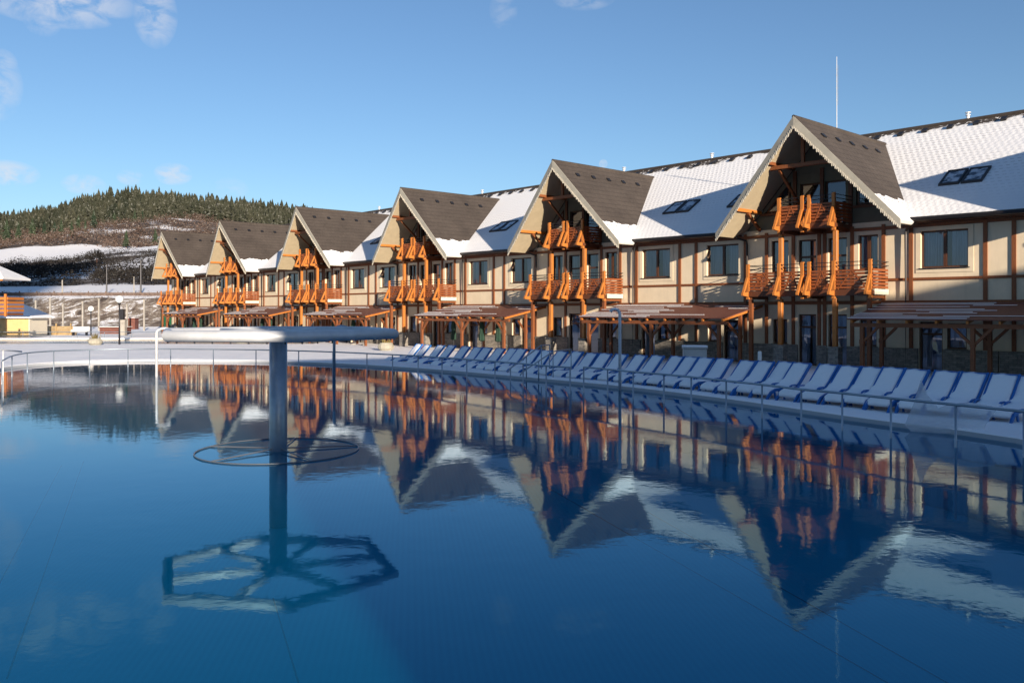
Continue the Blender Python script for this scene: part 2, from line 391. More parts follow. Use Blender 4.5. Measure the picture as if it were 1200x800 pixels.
steps = list(np.array([0, .03, .10, .35, .8, 1.5, 2.5, 4, 6, 9, 13, 18, 24, 32, 42, 55, 68, 78, 84, 88, 92, 96, 100, 105, 112, 122, 135, 150, 168, 190, 215, 240, 270, 300, 330, 360, 400, 440, 480, 520, 560, 610, 660, 710, 760, 800, 850, 920, 1050, 1300, 1800, 3000, 5000]))
gv = []; rings = len(steps)
er = edge_r(A)
for k, d in enumerate(steps):
    w = min(d / 40., 1); r = er * (1 - w) + 18 * w + d
    X = CX + np.cos(A) * r; Y = CY + np.sin(A) * r
    Z = ground_z(X, Y)
    near = Y < 104
    dz = .085 if k == 0 else (.10 if k == 1 else .115)
    Z = Z + dz + np.where(near, (vnoise(X, Y, 6, 5) * .02 + vnoise(X, Y, 1.6, 6) * .012) * min(d, .6), 0)
    if k == 0: er0 = r
    gv.append(np.stack([X, Y, Z], 1))
nA = len(A); V = np.concatenate(gv); fs = []
for k in range(rings - 1):
    for i in range(nA):
        j = (i + 1) % nA; fs.append((k * nA + i, k * nA + j, (k + 1) * nA + j, (k + 1) * nA + i))
def terrain_mat():
    m = M('terrain'); wp = m.coord('World'); x, y, z = m.sep(wp)
    far = m.math('MULTIPLY', m.math('SUBTRACT', y, 103), .5, clamp=True)
    sn = m.ramp(m.noise(wp, .25, 5), [(.35, (.84, .85, .88)), (.65, (.92, .92, .93))])
    # rocky embankment with dry grass and snow patches
    emb = m.math('MULTIPLY', m.math('MULTIPLY', m.math('LESS_THAN', y, 120.5), m.math('GREATER_THAN', z, .25)), far)
    n1 = m.noise(m.coord('World', (1, .6, 1.0)), .42, 10, .78, 1.6)
    rock = m.ramp(n1, [(.38, (.06, .048, .04)), (.47, (.19, .15, .12)), (.54, (.33, .28, .22)), (.60, (.85, .85, .87))])
    # far hillside: scrub ground between snow fields
    n2 = m.noise(wp, .012, 6, .6, .5); n3 = m.noise(wp, .12, 5, .7)
    scrub = m.ramp(n3, [(.35, (.055, .042, .034)), (.6, (.12, .095, .08)), (.72, (.5, .5, .52))])
    meadow = m.math('MULTIPLY', m.math('SUBTRACT', m.math('ADD', n2, m.math('MULTIPLY', n3, .12)), .56), 25, clamp=True)
    band = m.math('MULTIPLY', m.math('GREATER_THAN', y, m.math('MULTIPLY_ADD', n2, 60, 355)), m.math('LESS_THAN', y, m.math('MULTIPLY_ADD', n2, 90, 425)))
    strip = m.math('LESS_THAN', y, m.math('MULTIPLY_ADD', n2, 30, 138))
    snowy = m.math('MAXIMUM', m.math('MAXIMUM', band, strip), m.math('MULTIPLY', meadow, m.math('LESS_THAN', y, 700)))
    hill = m.mix(snowy, scrub, (.78, .78, .8))
    c = m.mix(far, sn, hill); c = m.mix(emb, c, rock)
    h = m.math('ADD', m.math('MULTIPLY', m.noise(wp, .9, 6, .6), .8), m.math('MULTIPLY', m.noise(wp, 7, 5, .6), .25))
    vo = m.n('ShaderNodeTexVoronoi'); vo.inputs['Scale'].default_value = 2.4; m.set(vo.inputs['Vector'], wp)
    tr = m.math('MULTIPLY', m.math('SUBTRACT', m.noise(wp, .13, 3), .50, clamp=True), 9, clamp=True)
    fp = m.math('MULTIPLY', m.math('LESS_THAN', vo.outputs['Distance'], .17), tr)
    h = m.math('SUBTRACT', h, m.math('MULTIPLY', fp, .5))
    return m.done(m.bsdf(c, .8, 0, m.bump(h, .7, .13), .2))
me = bpy.data.meshes.new('ground'); me.from_pydata(V.tolist(), [], fs); me.materials.append(terrain_mat()); me.polygons.foreach_set('use_smooth', [True] * len(fs)); me.update()
go = bpy.data.objects.new('snowy_ground', me); C.objects.link(go); tag(go, kind='structure')
# pool basin
ring0 = [(CX + math.cos(a) * r, CY + math.sin(a) * r) for a, r in zip(A, er0)]
def sheet(name, pts, z, mat, kind='structure'):
    me = bpy.data.meshes.new(name); me.from_pydata([(x, y, z) for x, y in pts] + [(CX, CY, z)], [], [(i, (i + 1) % len(pts), len(pts)) for i in range(len(pts))]); me.materials.append(mat)
    o = bpy.data.objects.new(name, me); C.objects.link(o); return tag(o, kind=kind)
sheet('water', ring0, 0, WATER)
sheet('pool_floor', ring0, -1.25, LINER)
w = MB(); n = len(ring0)
w.add([(x, y, -1.25) for x, y in ring0] + [(x, y, .083) for x, y in ring0], [(i, (i + 1) % n, (i + 1) % n + n, i + n) for i in range(n)])
def wall_mat():
    m = M('pool_edge'); z = m.sep(m.coord('World'))[2]
    return m.done(m.bsdf(m.mix(m.math('MULTIPLY', m.math('ADD', z, .03), 60, clamp=True), (.03, .16, .26), (.45, .48, .52)), .5))
tag(w.build('pool_wall', wall_mat(), fix=False), kind='structure')
# underwater overflow ledge following the bank
m = MB(); k0 = [((CX + math.cos(a) * (r - .02)), (CY + math.sin(a) * (r - .02))) for a, r in zip(A, er0)]; k1 = [((CX + math.cos(a) * (r - 1.1)), (CY + math.sin(a) * (r - 1.1))) for a, r in zip(A, er0)]
m.add([(x, y, -.45) for x, y in k0] + [(x, y, -.45) for x, y in k1] + [(x, y, -1.24) for x, y in k1], [(i, (i + 1) % n, (i + 1) % n + n, i + n) for i in range(n)] + [(i + n, (i + 1) % n + n, (i + 1) % n + 2 * n, i + 2 * n) for i in range(n)])
tag(m.build('pool_ledge', simple('ledge_tiles', (.02, .36, .52), .6), fix=False), kind='structure')
def onfloor(x, y, z=-1.246): Y = 995 * (2.3 - z) / (y - 363.75); return ((x - 600) / 995 * Y, Y, z)
m = MB()
for a, b in [((98, 540), (8, 795)), ((72, 545), (-20, 720)), ((640, 570), (1050, 805)), ((760, 600), (1120, 805)), ((320, 700), (350, 800))]:
    pa = Vector(onfloor(*a)); pb = Vector(onfloor(*b)); d = (pb - pa).normalized(); q = Vector((-d.y, d.x, 0)) * .010
    m.add([pa - q, pb - q, pb + q, pa + q], [(0, 1, 2, 3)])
tag(m.build('pool_floor_seams', SEAM, fix=False), kind='structure')
# wet grey path strip behind the deck on the left
m = MB(); 
for (y0, y1, x0, x1, z) in [(55.5, 60.5, -46, -13, .128)]:
    for k in range(24):
        xa = x0 + (x1 - x0) * k / 24; xb = x0 + (x1 - x0) * (k + 1) / 24
        m.box(xa, xb - .02, y0, y1, z - .05, z + .012)
tag(m.build('path', simple('wet_paving', (.16, .155, .15), .22, var=.3, scale=.8)), kind='structure')

# ------------------------------------------------------------------ chalets
SP = 12.678; ORG = Vector((10.934, 32.196, 0))
def fpt(s, t, z=0): p = ORG + U * s + N * t; return Vector((p.x, p.y, z))
RZ = TH - math.pi / 2
HA, HE, WD, PROW = 9.55, 5.44, 3.75, .5
HV, TE, HR, TR = 5.64, 1.14, 10.29, 8.52
SG = (HA - HE) / WD; SM = (HR - HV) / (TR - TE); TJ = TE + (HA - HV) / SM; VW = (HA - HV) / SG
HB = SP / 2
TW = 1.7
# local coordinates in a chalet: x = to the right seen from the pool (= -s), y = t, z
def wall_grid(x0, x1, z0, z1, holes, y0, y1):
    m = MB(); xs = sorted(set([x0, x1] + [h[0] for h in holes] + [h[1] for h in holes])); zs = sorted(set([z0, z1] + [h[2] for h in holes] + [h[3] for h in holes]))
    xs = [x for x in xs if x0 <= x <= x1]; zs = [z for z in zs if z0 <= z <= z1]
    solid = lambda i, k: 0 <= i < len(xs) - 1 and 0 <= k < len(zs) - 1 and not any(h[0] < (xs[i] + xs[i + 1]) / 2 < h[1] and h[2] < (zs[k] + zs[k + 1]) / 2 < h[3] for h in holes)
    for i in range(len(xs) - 1):
        for k in range(len(zs) - 1):
            if not solid(i, k): continue
            a, b, c, d = xs[i], xs[i + 1], zs[k], zs[k + 1]
            m.add([(a, y0, c), (b, y0, c), (b, y0, d), (a, y0, d)], [(0, 1, 2, 3)])
            m.add([(a, y1, c), (b, y1, c), (b, y1, d), (a, y1, d)], [(3, 2, 1, 0)])
            if not solid(i - 1, k): m.add([(a, y0, c), (a, y1, c), (a, y1, d), (a, y0, d)], [(3, 2, 1, 0)])
            if not solid(i + 1, k): m.add([(b, y0, c), (b, y1, c), (b, y1, d), (b, y0, d)], [(0, 1, 2, 3)])
            if not solid(i, k - 1): m.add([(a, y0, c), (b, y0, c), (b, y1, c), (a, y1, c)], [(3, 2, 1, 0)])
            if not solid(i, k + 1): m.add([(a, y0, d), (b, y0, d), (b, y1, d), (a, y1, d)], [(0, 1, 2, 3)])
    return m
def window(x0, x1, z0, z1, y, parent, name='window', mull=(.5,), trans=(), cur=True, sill=True, glass_y=.03, fr=.06):
    m = MB(); yo = y + .10; d = .07
    m.box(x0, x0 + fr, yo, yo + d, z0, z1).box(x1 - fr, x1, yo, yo + d, z0, z1).box(x0 + fr, x1 - fr, yo, yo + d, z0, z0 + fr).box(x0 + fr, x1 - fr, yo, yo + d, z1 - fr, z1)
    for q in mull: xm = x0 + (x1 - x0) * q; m.box(xm - .055, xm + .055, yo - .01, yo + d + .01, z0 + fr, z1 - fr)
    for q in trans: zm = z0 + (z1 - z0) * q; m.box(x0 + fr, x1 - fr, yo + .005, yo + d - .005, zm - .04, zm + .04)
    w = m.build(name, FRAME, parent)
    p = MB(); p.add([(x0 + fr, yo + glass_y, z0 + fr), (x1 - fr, yo + glass_y, z0 + fr), (x1 - fr, yo + glass_y, z1 - fr), (x0 + fr, yo + glass_y, z1 - fr)], [(0, 1, 2, 3)]); p.build('pane', GLASS, w, fix=False)
    if cur:
        c = MB(); N_ = 40; vs = []
        for side in (0, 1):
            a, b = (x0 + .02, x0 + (x1 - x0) * .43) if side == 0 else (x0 + (x1 - x0) * .60, x1 - .02)
            b0 = len(c.v); vv = []
            for i in range(N_ + 1):
                xx = a + (b - a) * i / N_; yy = yo + .17 + .045 * math.sin(i * 1.15 + side) + .02 * math.sin(i * .5)
                vv += [(xx, yy, z0 + .02), (xx, yy, z1 - .02)]
            c.add(vv, [(2 * i, 2 * i + 2, 2 * i + 3, 2 * i + 1) for i in range(N_)])
        c.build('curtain', CURT, w, fix=False, smooth=True)
    if sill:
        s_ = MB(); s_.box(x0 - .05, x1 + .05, y - .06, y + .12, z0 - .035, z0 - .003); s_.build('sill', DARKM, w)
    return w

def balcony(parent, posts, xl, xr, zf, label=None, corner_cols=()):
    """slatted timber balcony; posts = x positions of front uprights"""
    yf = .40
    m = MB(); m.box(xl, xr, yf, TW - .003, zf - .16, zf - .04); m.box(xl, xr, yf - .03, yf - .001, zf - .20, zf + .03)
    k = 0
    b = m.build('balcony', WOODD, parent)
    if label: b['label'] = label
    s = MB()
    for i in range(6):
        z = zf + .06 + i * .125
        s.box(xl, xr, yf + .01 , yf + .035, z, z + .082 + .012 * math.sin(i * 2.1))
        for xe in (xl, xr - .025): s.box(xe, xe + .025, yf + .04, TW - .05, z, z + .085)
    # carved diagonal boards behind the slats
    ps = sorted(posts)
    for i in range(len(ps) - 1):
        a, c = ps[i], ps[i + 1]
        if c - a > .6: s.bar((a + .25, yf + .055, zf + .15), ((a + c) / 2, yf + .055, zf + .72), .03, .11, (0, 1, 0)); s.bar((c - .25, yf + .055, zf + .15), ((a + c) / 2, yf + .055, zf + .72), .03, .11, (0, 1, 0))
    s.build('slat_railing', WOOD, b)
    r = MB()
    for dz in (.90, 1.04):
        r.tube([(xl, TW - .03, zf + dz), (xl, yf + .03, zf + dz), (xr, yf + .03, zf + dz), (xr, TW - .03, zf + dz)], .016, 6)
    r.build('hand_rail', DARKM, b)
    for x in posts:
        p = MB(); w = .115
        prof = [(yf - .02, zf - .22), (yf + .10, zf - .22), (yf + .10, zf + 1.10), (yf - .02, zf + 1.10)]
        p.prism([(x - w / 2, y, z) for y, z in [(yf - .04, zf - .30), (yf + .08, zf - .30), (yf + .06, zf + 1.12), (yf - .05, zf + 1.09)]], (w, 0, 0))
        p.prism([(x - w / 2 + .01, y, z) for y, z in [(yf - .42, zf - .16), (yf - .42, zf - .04), (yf - .05, zf - .01), (yf - .05, zf - .20)]], (w - .02, 0, 0))
        p.prism([(x - w / 2 + .015, y, z) for y, z in [(yf - .39, zf - .045), (yf - .29, zf - .045), (yf - .05, zf + .44), (yf - .05, zf + .60), (yf - .11, zf + .54)]], (w - .03, 0, 0))
        p.build('brace_post', WOODP, b)
    e = MB()
    for x in (xl + .2, xr - .2, (xl + xr) / 2): e.box(x - .06, x + .06, yf + .05, TW - .002, zf - .30, zf - .163)
    e.build('joists', WOODB, b)
    f = MB()
    if xr > 2: f.box(xr + .003, xr + .022, yf + .1, TW - .05, zf - .17, zf + .03); f.build('side_fascia', LACE, b)
    return b

def make_chalet(end=False):
    root = empty('chalet_house')
    xl = -3.3 if end else -HB
    hol = []
    wins = [(-5.35, -3.75, 3.82, 5.15), (3.75, 5.35, 3.82, 5.15), (-2.2, -1.45, 3.86, 5.15), (1.45, 2.2, 3.86, 5.15)]
    doors = [(-1.0, -.25, 2.97, 5.12), (.25, 1.0, 2.97, 5.12)]
    gwin = [(-5.3, -4.65, .95, 1.85), (4.65, 5.3, .95, 1.85), (-2.15, -1.5, .95, 1.95), (1.5, 2.15, .95, 1.95)]
    gdoor = [(-4.5, -3.7, .12, 1.9), (3.7, 4.5, .12, 1.9), (-1.0, -.25, .12, 2.15), (.25, 1.0, .12, 2.15)]
    if end: wins = [w for w in wins if w[0] > -3.3]; gwin = [w for w in gwin if w[0] > -3.3]; gdoor = [w for w in gdoor if w[0] > -3.3]
    holes = wins + doors + gwin + gdoor
    wall_grid(xl, HB, .0, 5.62, holes, TW, TW + .25).build('front_wall', STUCCO, root, fix=False)
    bw = MB(); bw.box(xl, HB, 15.3, 15.5, 0, 6.2); 
    bw.build('back_wall', STUCCO, root)
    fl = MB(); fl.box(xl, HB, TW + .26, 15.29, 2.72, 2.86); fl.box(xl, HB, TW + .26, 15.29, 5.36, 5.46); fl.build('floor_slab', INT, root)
    for w in wins: window(*w, TW, root, mull=(.5,))
    for w in doors: window(*w, TW, root, 'balcony_door', mull=(), trans=(.68,), sill=False)
    for w in gwin: window(*w, TW, root, mull=(.5,) if w[1] - w[0] > .7 else (), cur=True)
    for w in gdoor: window(*w, TW, root, 'glass_door', mull=(), trans=(.75,), sill=False)
    # surrounds of the upper windows
    for w in wins:
        if abs(w[0]) > 3 or abs(w[1]) > 3:
            a, b, c, d = w; e = .17; m = MB()
            m.box(a - e, a, TW - .02, TW - .001, c - e, d + .13).box(b, b + e, TW - .02, TW - .001, c - e, d + .13).box(a, b, TW - .02, TW - .001, d, d + .13).box(a, b, TW - .02, TW - .001, c - e, c)
            m.build('window_surround', STUCCO, root)
    # stone plinth (pieces between doors)
    ops = sorted([(h[0], h[1]) for h in gdoor]); m = MB(); x = xl
    for a, b in ops + [(HB, HB)]:
        if a - x > .08: m.box(x + .002, a - .03, TW - .07, TW - .002, 0, .88); m.box(x + .002, a - .03, TW - .10, TW - .002, .883, .93)
        x = b + .03
    m.build('stone_plinth', STONE, root)
    # half-timbering
    m = MB(); y0, y1 = TW - .055, TW - .0015
    beams = [b for b in (-5.9, -3.42, -2.42, -1.22, 1.22, 2.42, 3.42, 5.9) if b > xl]
    for b in beams: m.box(b - .065, b + .065, y0, y1, .935, 5.50)
    for b in (-.115, .115): m.box(b - .065, b + .065, y0, y1, .2, 5.50)
    segs = [xl] + beams + [HB]
    for z, hgt in ((3.44, .09), (2.60, .13), (5.36, .12)):
        for i in range(len(segs) - 1):
            a, b = segs[i] + .066, segs[i + 1] - .066
            if i == 0: a = segs[0]
            if i == len(segs) - 2: b = segs[-1]
            if z == 3.44 and abs((a + b) / 2) < 2.4: continue
            m.box(a, b, y0 + .008, y1, z - hgt / 2, z + hgt / 2)
    m.build('timber_framing', WOODB, root)
    # main roof
    th = .16
    def slab(poly): return [Vector(p) for p in poly]
    zr = lambda y: HV + SM * (y - TE)
    m = MB()
    right = [(VW, TE), (HB, TE), (HB, TR), (0, TR), (0, TJ)]
    left = [(-VW, TE), (0, TJ), (0, TR), (-HB if not end else xl - .5, TR)] + ([(-HB, TE)] if not end else [(xl - .5, TE)])
    for P in (right, left): m.prism([(x, y, zr(y)) for x, y in P], (0, 0, -th))
    xa = -HB if not end else xl - .5
    m.prism([(xa, TR, HR), (HB, TR, HR), (HB, 2 * TR - TE, HV), (xa, 2 * TR - TE, HV)], (0, 0, -th))
    rf = m.build('roof', ROOFS, root)
    g = MB(); g.tube([(xa, TR, HR + .01), (HB, TR, HR + .01)], .10, 8); g.build('ridge_cap', ROOFG, rf)
    for k in range(12):
        x = -5.8 + k * 1.03
        if x < xa: continue
        v = MB(); y = 8.05; v.bar((x, y - .12, zr(y - .12) + .07), (x, y + .12, zr(y + .12) + .07), .22, .09); v.build('roof_vent', DARKM, rf)
    spans = [(VW + .02, HB)] + ([(-HB, -VW - .02)] if not end else [])
    for a, b in spans: g = MB(); g.tube([(a, TE - .05, HV - .10), (b, TE - .05, HV - .11)], .085, 8); g.build('gutter', GUTTER, root)
    for sx in (1, -1):
        if end and sx < 0: continue
        d = MB(); d.tube([(sx * 3.85, TE - .04, HV - .12), (sx * 3.62, TE + .15, HV - .28), (sx * 3.30, TW - .14, HV - .42), (sx * 3.27, TW - .13, 5.05), (sx * 3.27, TW - .13, .15)], .045, 8); d.build('downpipe', GUTTER, root)
    # eave soffit
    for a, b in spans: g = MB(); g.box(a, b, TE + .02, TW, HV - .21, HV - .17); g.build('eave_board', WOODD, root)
    # skylights
    for sx in (1, -1):
        if end and sx < 0: continue
        for k in range(2):
            x0 = 3.80 + k * .78 if sx > 0 else -3.80 - .72 - k * .78; x1 = x0 + .72; ya, yb = 3.15, 4.15
            up = .085; P = lambda x, y, u: (x, y, zr(y) + u)
            f = MB(); q = .07
            for (a, b, c, d) in ((x0, x0 + q, ya, yb), (x1 - q, x1, ya, yb), (x0 + q, x1 - q, ya, ya + q), (x0 + q, x1 - q, yb - q, yb)):
                f.prism([P(a, c, up), P(b, c, up), P(b, d, up), P(a, d, up)], (0, 0, -.12))
            so = f.build('skylight', DARKM, root)
            p = MB(); p.add([P(x0 + q, ya + q, .05), P(x1 - q, ya + q, .05), P(x1 - q, yb - q, .05), P(x0 + q, yb - q, .05)], [(0, 1, 2, 3)])
            p.build('pane', SKYG, so, fix=False)
    # gable roof: two slabs, with prow at the ridge
    for sx in (1, -1):
        yb_low = TE + .02 ; hw = WD
        P = [(0, -PROW, HA), (sx * hw, 0, HE), (sx * hw, TE, HE), (sx * VW, TE, HV), (0, TJ, HA)]
        if end and sx < 0: P = [(0, -PROW, HA), (-hw, 0, HE), (-hw, TR, HE), (0, TR, HA)]
        m = MB(); nv = Vector((sx * SG, 0, 1)).normalized()
        m.prism([Vector(p) + nv * .02 for p in P], nv * -.14)
        gr = m.build('gable_roof', ROOFG, root)
        if sx > 0:
            g = MB(); g.tube([(0, -PROW - .02, HA + .02), (0, TJ, HA + .03)], .07, 8); g.build('ridge_cap', ROOFG, gr)
            for k in range(5):
                y = .6 + k * 1.15; x = .62; z = HA - SG * x
                v = MB(); v.bar((x - .06, y, z + .12), (x + .08, y, z + .12 - .14 * SG), .22, .07, (0, 0, 1)); v.build('roof_vent', DARKM, gr)
            v = MB(); v.box(2.72, 2.98, 4.3, 4.7, 6.45, 6.85)
        # soffit boards under the overhang
        q = MB(); Q = [(0, -PROW + .03, HA), (sx * hw, .03, HE), (sx * hw, 1.1, HE), (sx * (VW - .1), TW, HE + .1 * SG), (0, TW, HA)]
        q.prism([Vector((x, y, HA - SG * abs(x))) - nv * .125 for x, y, z in Q], nv * -.02); q.build('soffit', SOFFIT, gr)
        # barge board
        q = MB(); a = Vector((0, -PROW, HA)); b = Vector((sx * hw, 0, HE)); wv = Vector((0, 0, -.40))
        q.prism([a + Vector((0, -.035, .04)), b + Vector((0, -.035, .04)), b + Vector((0, -.035, -.30)), a + Vector((0, -.035, -.42))], (0, .035, 0)); bb = q.build('barge_board', TRIM, gr)
        q = MB(); nt_ = 62
        for i in range(nt_):
            f_ = (i + .5) / nt_; c = a.lerp(b, f_) + Vector((0, -.05, -.40 + .11 * f_)); L = .02 + .09 * abs(math.sin(i * 1.7)) * (.4 + .6 * random.random()); ww = .014 + .014 * random.random()
            q.prism([c + Vector((-ww, 0, .06 + .05 * random.random())), c + Vector((ww, 0, .05)), c + Vector((ww * .8, 0, -L * .7)), c + Vector((0, 0, -L)), c + Vector((-ww * .8, 0, -L * .6))], (0, .014, 0))
        q.build('carved_trim', LACE, bb)
    # attic wall (recessed) with openings
    hol = [(-.95, -.10, 5.50, 7.35), (.10, .95, 5.50, 7.35)]
    m = MB()
    wg = wall_grid(-1.35, 1.35, 5.44, 7.75, hol, TW + .02, TW + .20)
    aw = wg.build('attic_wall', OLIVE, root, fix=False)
    m = MB()
    for sx in (1, -1):
        xs = 1.353
        zt = lambda x: HA - SG * abs(x) - .24
        # side panels with triangular light
        m.prism([(sx * xs, TW + .02, 5.44), (sx * 3.35, TW + .02, 5.44), (sx * 3.35, TW + .02, zt(3.35)), (sx * 2.75, TW + .02, 6.30), (sx * xs, TW + .02, 6.30)], (0, .18, 0))
        m.prism([(sx * 2.55, TW + .02, 6.302), (sx * 2.72, TW + .02, 6.302), (sx * 1.62, TW + .02, zt(1.62)), (sx * 1.353, TW + .02, zt(1.353)), (sx * 1.353, TW + .02, zt(1.353) - .3)], (0, .18, 0))
    m.prism([(-1.35, TW + .02, 7.752), (1.35, TW + .02, 7.752), (1.35, TW + .02, zt(1.35)), (0, TW + .02, zt(0)), (-1.35, TW + .02, zt(1.35))], (0, .18, 0))
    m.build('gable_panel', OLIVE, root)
    for sx in (1, -1):
        f = MB(); yy = TW + .06; T = [(sx * 1.44, yy, 6.36), (sx * 2.42, yy, 6.36), (sx * 1.44, yy, 7.45)]
        for i in range(3): f.bar(T[i], T[(i + 1) % 3], .05, .07, (0, 1, 0))
        tw_ = f.build('attic_window', FRAME, root); p = MB(); p.add(T, [(0, 1, 2)]); p.build('pane', GLASS, tw_, fix=False)
    for h in hol: window(*h, TW + .02, root, 'attic_door', mull=(), cur=False, sill=False)
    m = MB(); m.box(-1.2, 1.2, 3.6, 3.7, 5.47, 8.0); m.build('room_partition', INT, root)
    m = MB()
    for x in (-1.15, 0, 1.15): m.box(x - .07, x + .07, TW - .05, TW + .018, 5.45, 7.9)
    for sx in (1, -1): m.box(min(sx * 1.23, sx * 2.7), max(sx * 1.23, sx * 2.7), TW - .04, TW + .018, 6.20, 6.30)
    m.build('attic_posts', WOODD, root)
    # roof timbers seen under the gable
    q = MB(); q.box(-1.36, 1.36, .12, .28, 7.78, 7.93); q.build('tie_beam', WOODB, root, bevel=.01)
    q = MB(); q.box(-.06, .06, .14, .26, 7.935, HA - .24); q.build('king_post', WOODB, root)
    for sx in (1, -1):
        for (x, z, y0_) in ((1.22, 8.02, -.28), (2.72, 6.36, -.12)):
            q = MB(); q.box(sx * x - .075, sx * x + .075, y0_, TW, z - .075, z + .06); q.build('purlin', WOODP if x > 2 else WOODB, root, bevel=.01)
        q = MB(); q.bar((sx * 2.72, .75, 6.27), (sx * 2.72, TW - .02, 5.62), .10, .12); q.build('purlin_brace', WOODB, root)
        if sx < 0: q = MB(); q.bar((sx * 1.0, .22, 7.76), (sx * .9, TW - .06, 6.5), .09, .10); q.build('tie_brace', WOODB, root)
    # balconies and columns
    balcony(root, (-2.50, -1.12, -.14, .14, 1.12, 2.50), -2.62, 2.60, 3.05)
    balcony(root, (-1.12, -.14, .14, 1.12), -1.20, 1.20, 5.60)
    for sx in (1, -1):
        q = MB(); q.box(sx * 1.12 - .085, sx * 1.12 + .085, .44, .60, .95, 2.745); q.box(sx * 1.12 - .085, sx * 1.12 + .085, .30, .355, 2.75, 2.748 + .01); q.build('column', WOODP, root, bevel=.012)
        q = MB(); q.box(sx * 1.12 - .083, sx * 1.12 + .083, .485, .635, 3.02, 5.295); q.build('column', WOODP, root, bevel=.012)
        q = MB(); q.box(sx * 1.12 - .20, sx * 1.12 + .20, .34, .70, .0, .90); q.box(sx * 1.12 - .23, sx * 1.12 + .23, .31, .73, .903, .948); q.build('stone_pier', STONE, root)
        q = MB(); q.box(sx * 2.42 - .07, sx * 2.42 + .07, .44, .58, .1, 2.74); q.build('side_column', WOODB, root)
    # flues on the main ridge
    v = MB(); 
    for x in (2.98, -3.05):
        if end and x < 0: continue
        v = MB(); v.lathe([(.06, 0), (.06, .22), (.10, .23), (.10, .27), (.04, .28), (.04, .33), (.12, .34), (.12, .37)], (x, TR, HR - .02), 10); v.build('flue', STEELW, root)
    return root
def skyglass():
    m = M('skylight_glass'); 
    return m.done(m.bsdf(m.ramp(m.noise(m.coord('World'), 3, 4), [(.42, (.05, .07, .10)), (.55, (.5, .54, .6))]), .12))
SKYG = skyglass()
names = ['half-timbered chalet cut off by the right edge of the photo, its gable out of view',
 'nearest chalet with its whole brown gable in view, antenna mast on the ridge',
 'second complete gabled chalet from the right, behind the tall hooked steel pole',
 'third complete gabled chalet from the right, behind the sunlit end of the lounger row',
 'fourth complete gabled chalet from the right, behind the right arm of the steel ring fountain',
 'fifth complete gabled chalet from the right, next to last in the row',
 'farthest gabled chalet at the left end of the row, in front of the wooded hill']
base = make_chalet()
kmap = {}
for c in bpy.data.objects:
    if c.parent: kmap.setdefault(c.parent.name, []).append(c)
units = []
for i in range(-1, 5):
    u = base if i == 0 else copy_tree(base, None, kmap)
    u.location = fpt(i * SP, 0); u.rotation_euler = (0, 0, RZ); units.append(u); tag(u, names[i + 1], 'chalet', 'half-timbered chalets in the terrace')
eu = make_chalet(end=True); eu.location = fpt(5 * SP, 0); eu.rotation_euler = (0, 0, RZ); tag(eu, names[6], 'chalet', 'half-timbered chalets in the terrace')
for (u_, x) in ((eu, -3.3), (units[0], HB)):
    m = MB(); sx = 1 if x > 0 else -1
    m.prism([(x, TW, 0), (x, 15.5, 0), (x, 15.5, 5.6), (x, TR, HR - .2), (x, TW, 5.6)], (sx * -.2, 0, 0)); m.build('end_wall', STUCCO, u_)
for u_ in units[0:1] + units[2:] + [eu]:
    for w_ in list(u_.children):
        for c_ in list(w_.children):
            if c_.name.startswith('curtain'):
                v_ = random.random()
                if v_ < .22: bpy.data.objects.remove(c_)
# TV mast on the nearest complete chalet
p = fpt(0, 2.9, HA)
q = MB(); q.tube([(0, 0, -.15), (0, 0, 2.95)], [.018, .011], 8)
q_ = 0; mast = empty('antenna_mast', p, RZ); q.build('pole', STEELW, mast)
q = MB()
for k, z in enumerate((1.2, 1.45, 1.7, 1.95, 2.2, 2.45)): q.tube([(0, -.09, z), (0, .09, z)], .008, 5)
q.tube([(.05, 0, 1.0), (.05, 0, 2.6)], .01, 5); q.build('aerial', STEEL, mast)
tag(mast, 'thin metal antenna mast standing on the brown gable ridge of the nearest complete chalet', 'antenna')

# ------------------------------------------------------------------ pergolas between the gables
SLAT = wood('wood_slat', (.10, .035, .025), (.20, .075, .05), .6)
def make_pergola():
    root = empty('pergola'); yF, zF, yB, zB = -1.25, 1.96, 1.63, 2.52; w2 = 3.86
    q = MB(); q.box(-w2, w2, yF + .12, yF + .24, zF - .23, zF - .09); q.build('front_beam', WOODB, root)
    for i in range(9):
        x = -w2 + .12 + i * (2 * w2 - .24) / 8
        q = MB(); q.bar((x, yF - .03, zF - .04), (x, yB, zB - .04), .07, .10); q.build('rafter', WOODP, root)
    n_ = 13
    for i in range(n_):
        f_ = (i + .25) / n_; y = yF + (yB - yF) * f_; z = zF + (zB - zF) * f_ + .05
        q = MB(); q.bar((-w2 - .03, y, z), (w2 + .03, y, z), .235, .03, (0, -.2, 1)); b = q.build('roof_slat', SLAT, root)
        s_ = MB(); x = -w2
        while x < w2 - .2:
            L = random.uniform(.8, 3.5); e = min(x + L, w2)
            if random.random() < .14 + .4 * (i in (0, 2)): s_.bar((x, y - .10, z + .024), (e, y - .10, z + .024), .028 + .012 * random.random(), .014, (0, -.2, 1))
            x = e + random.uniform(.1, 1.2)
        if not s_.v: s_.bar((-w2, y - .10, z + .024), (0, y - .10, z + .024), .03, .014, (0, -.2, 1))
        s_.build('snow_cover', SNOW, b)
    for x in (-3.45, 0.1, 3.45):
        for yy, zt in ((-1.07, zF - .235), (.45, 2.2)):
            q = MB(); q.box(x - .06, x + .06, yy - .06, yy + .06, .06, zt); q.box(x - .075, x + .075, yy - .075, yy + .075, 1.15, 1.30); po = q.build('post', WOODB, root)
            for d in (-1, 1):
                if abs(x + d * .6) > w2: continue
                q = MB(); q.bar((x + d * .07, yy, 1.25), (x + d * .58, yy, 1.76), .08, .09, (0, 1, 0)); q.build('brace', WOODB, po)
    return root
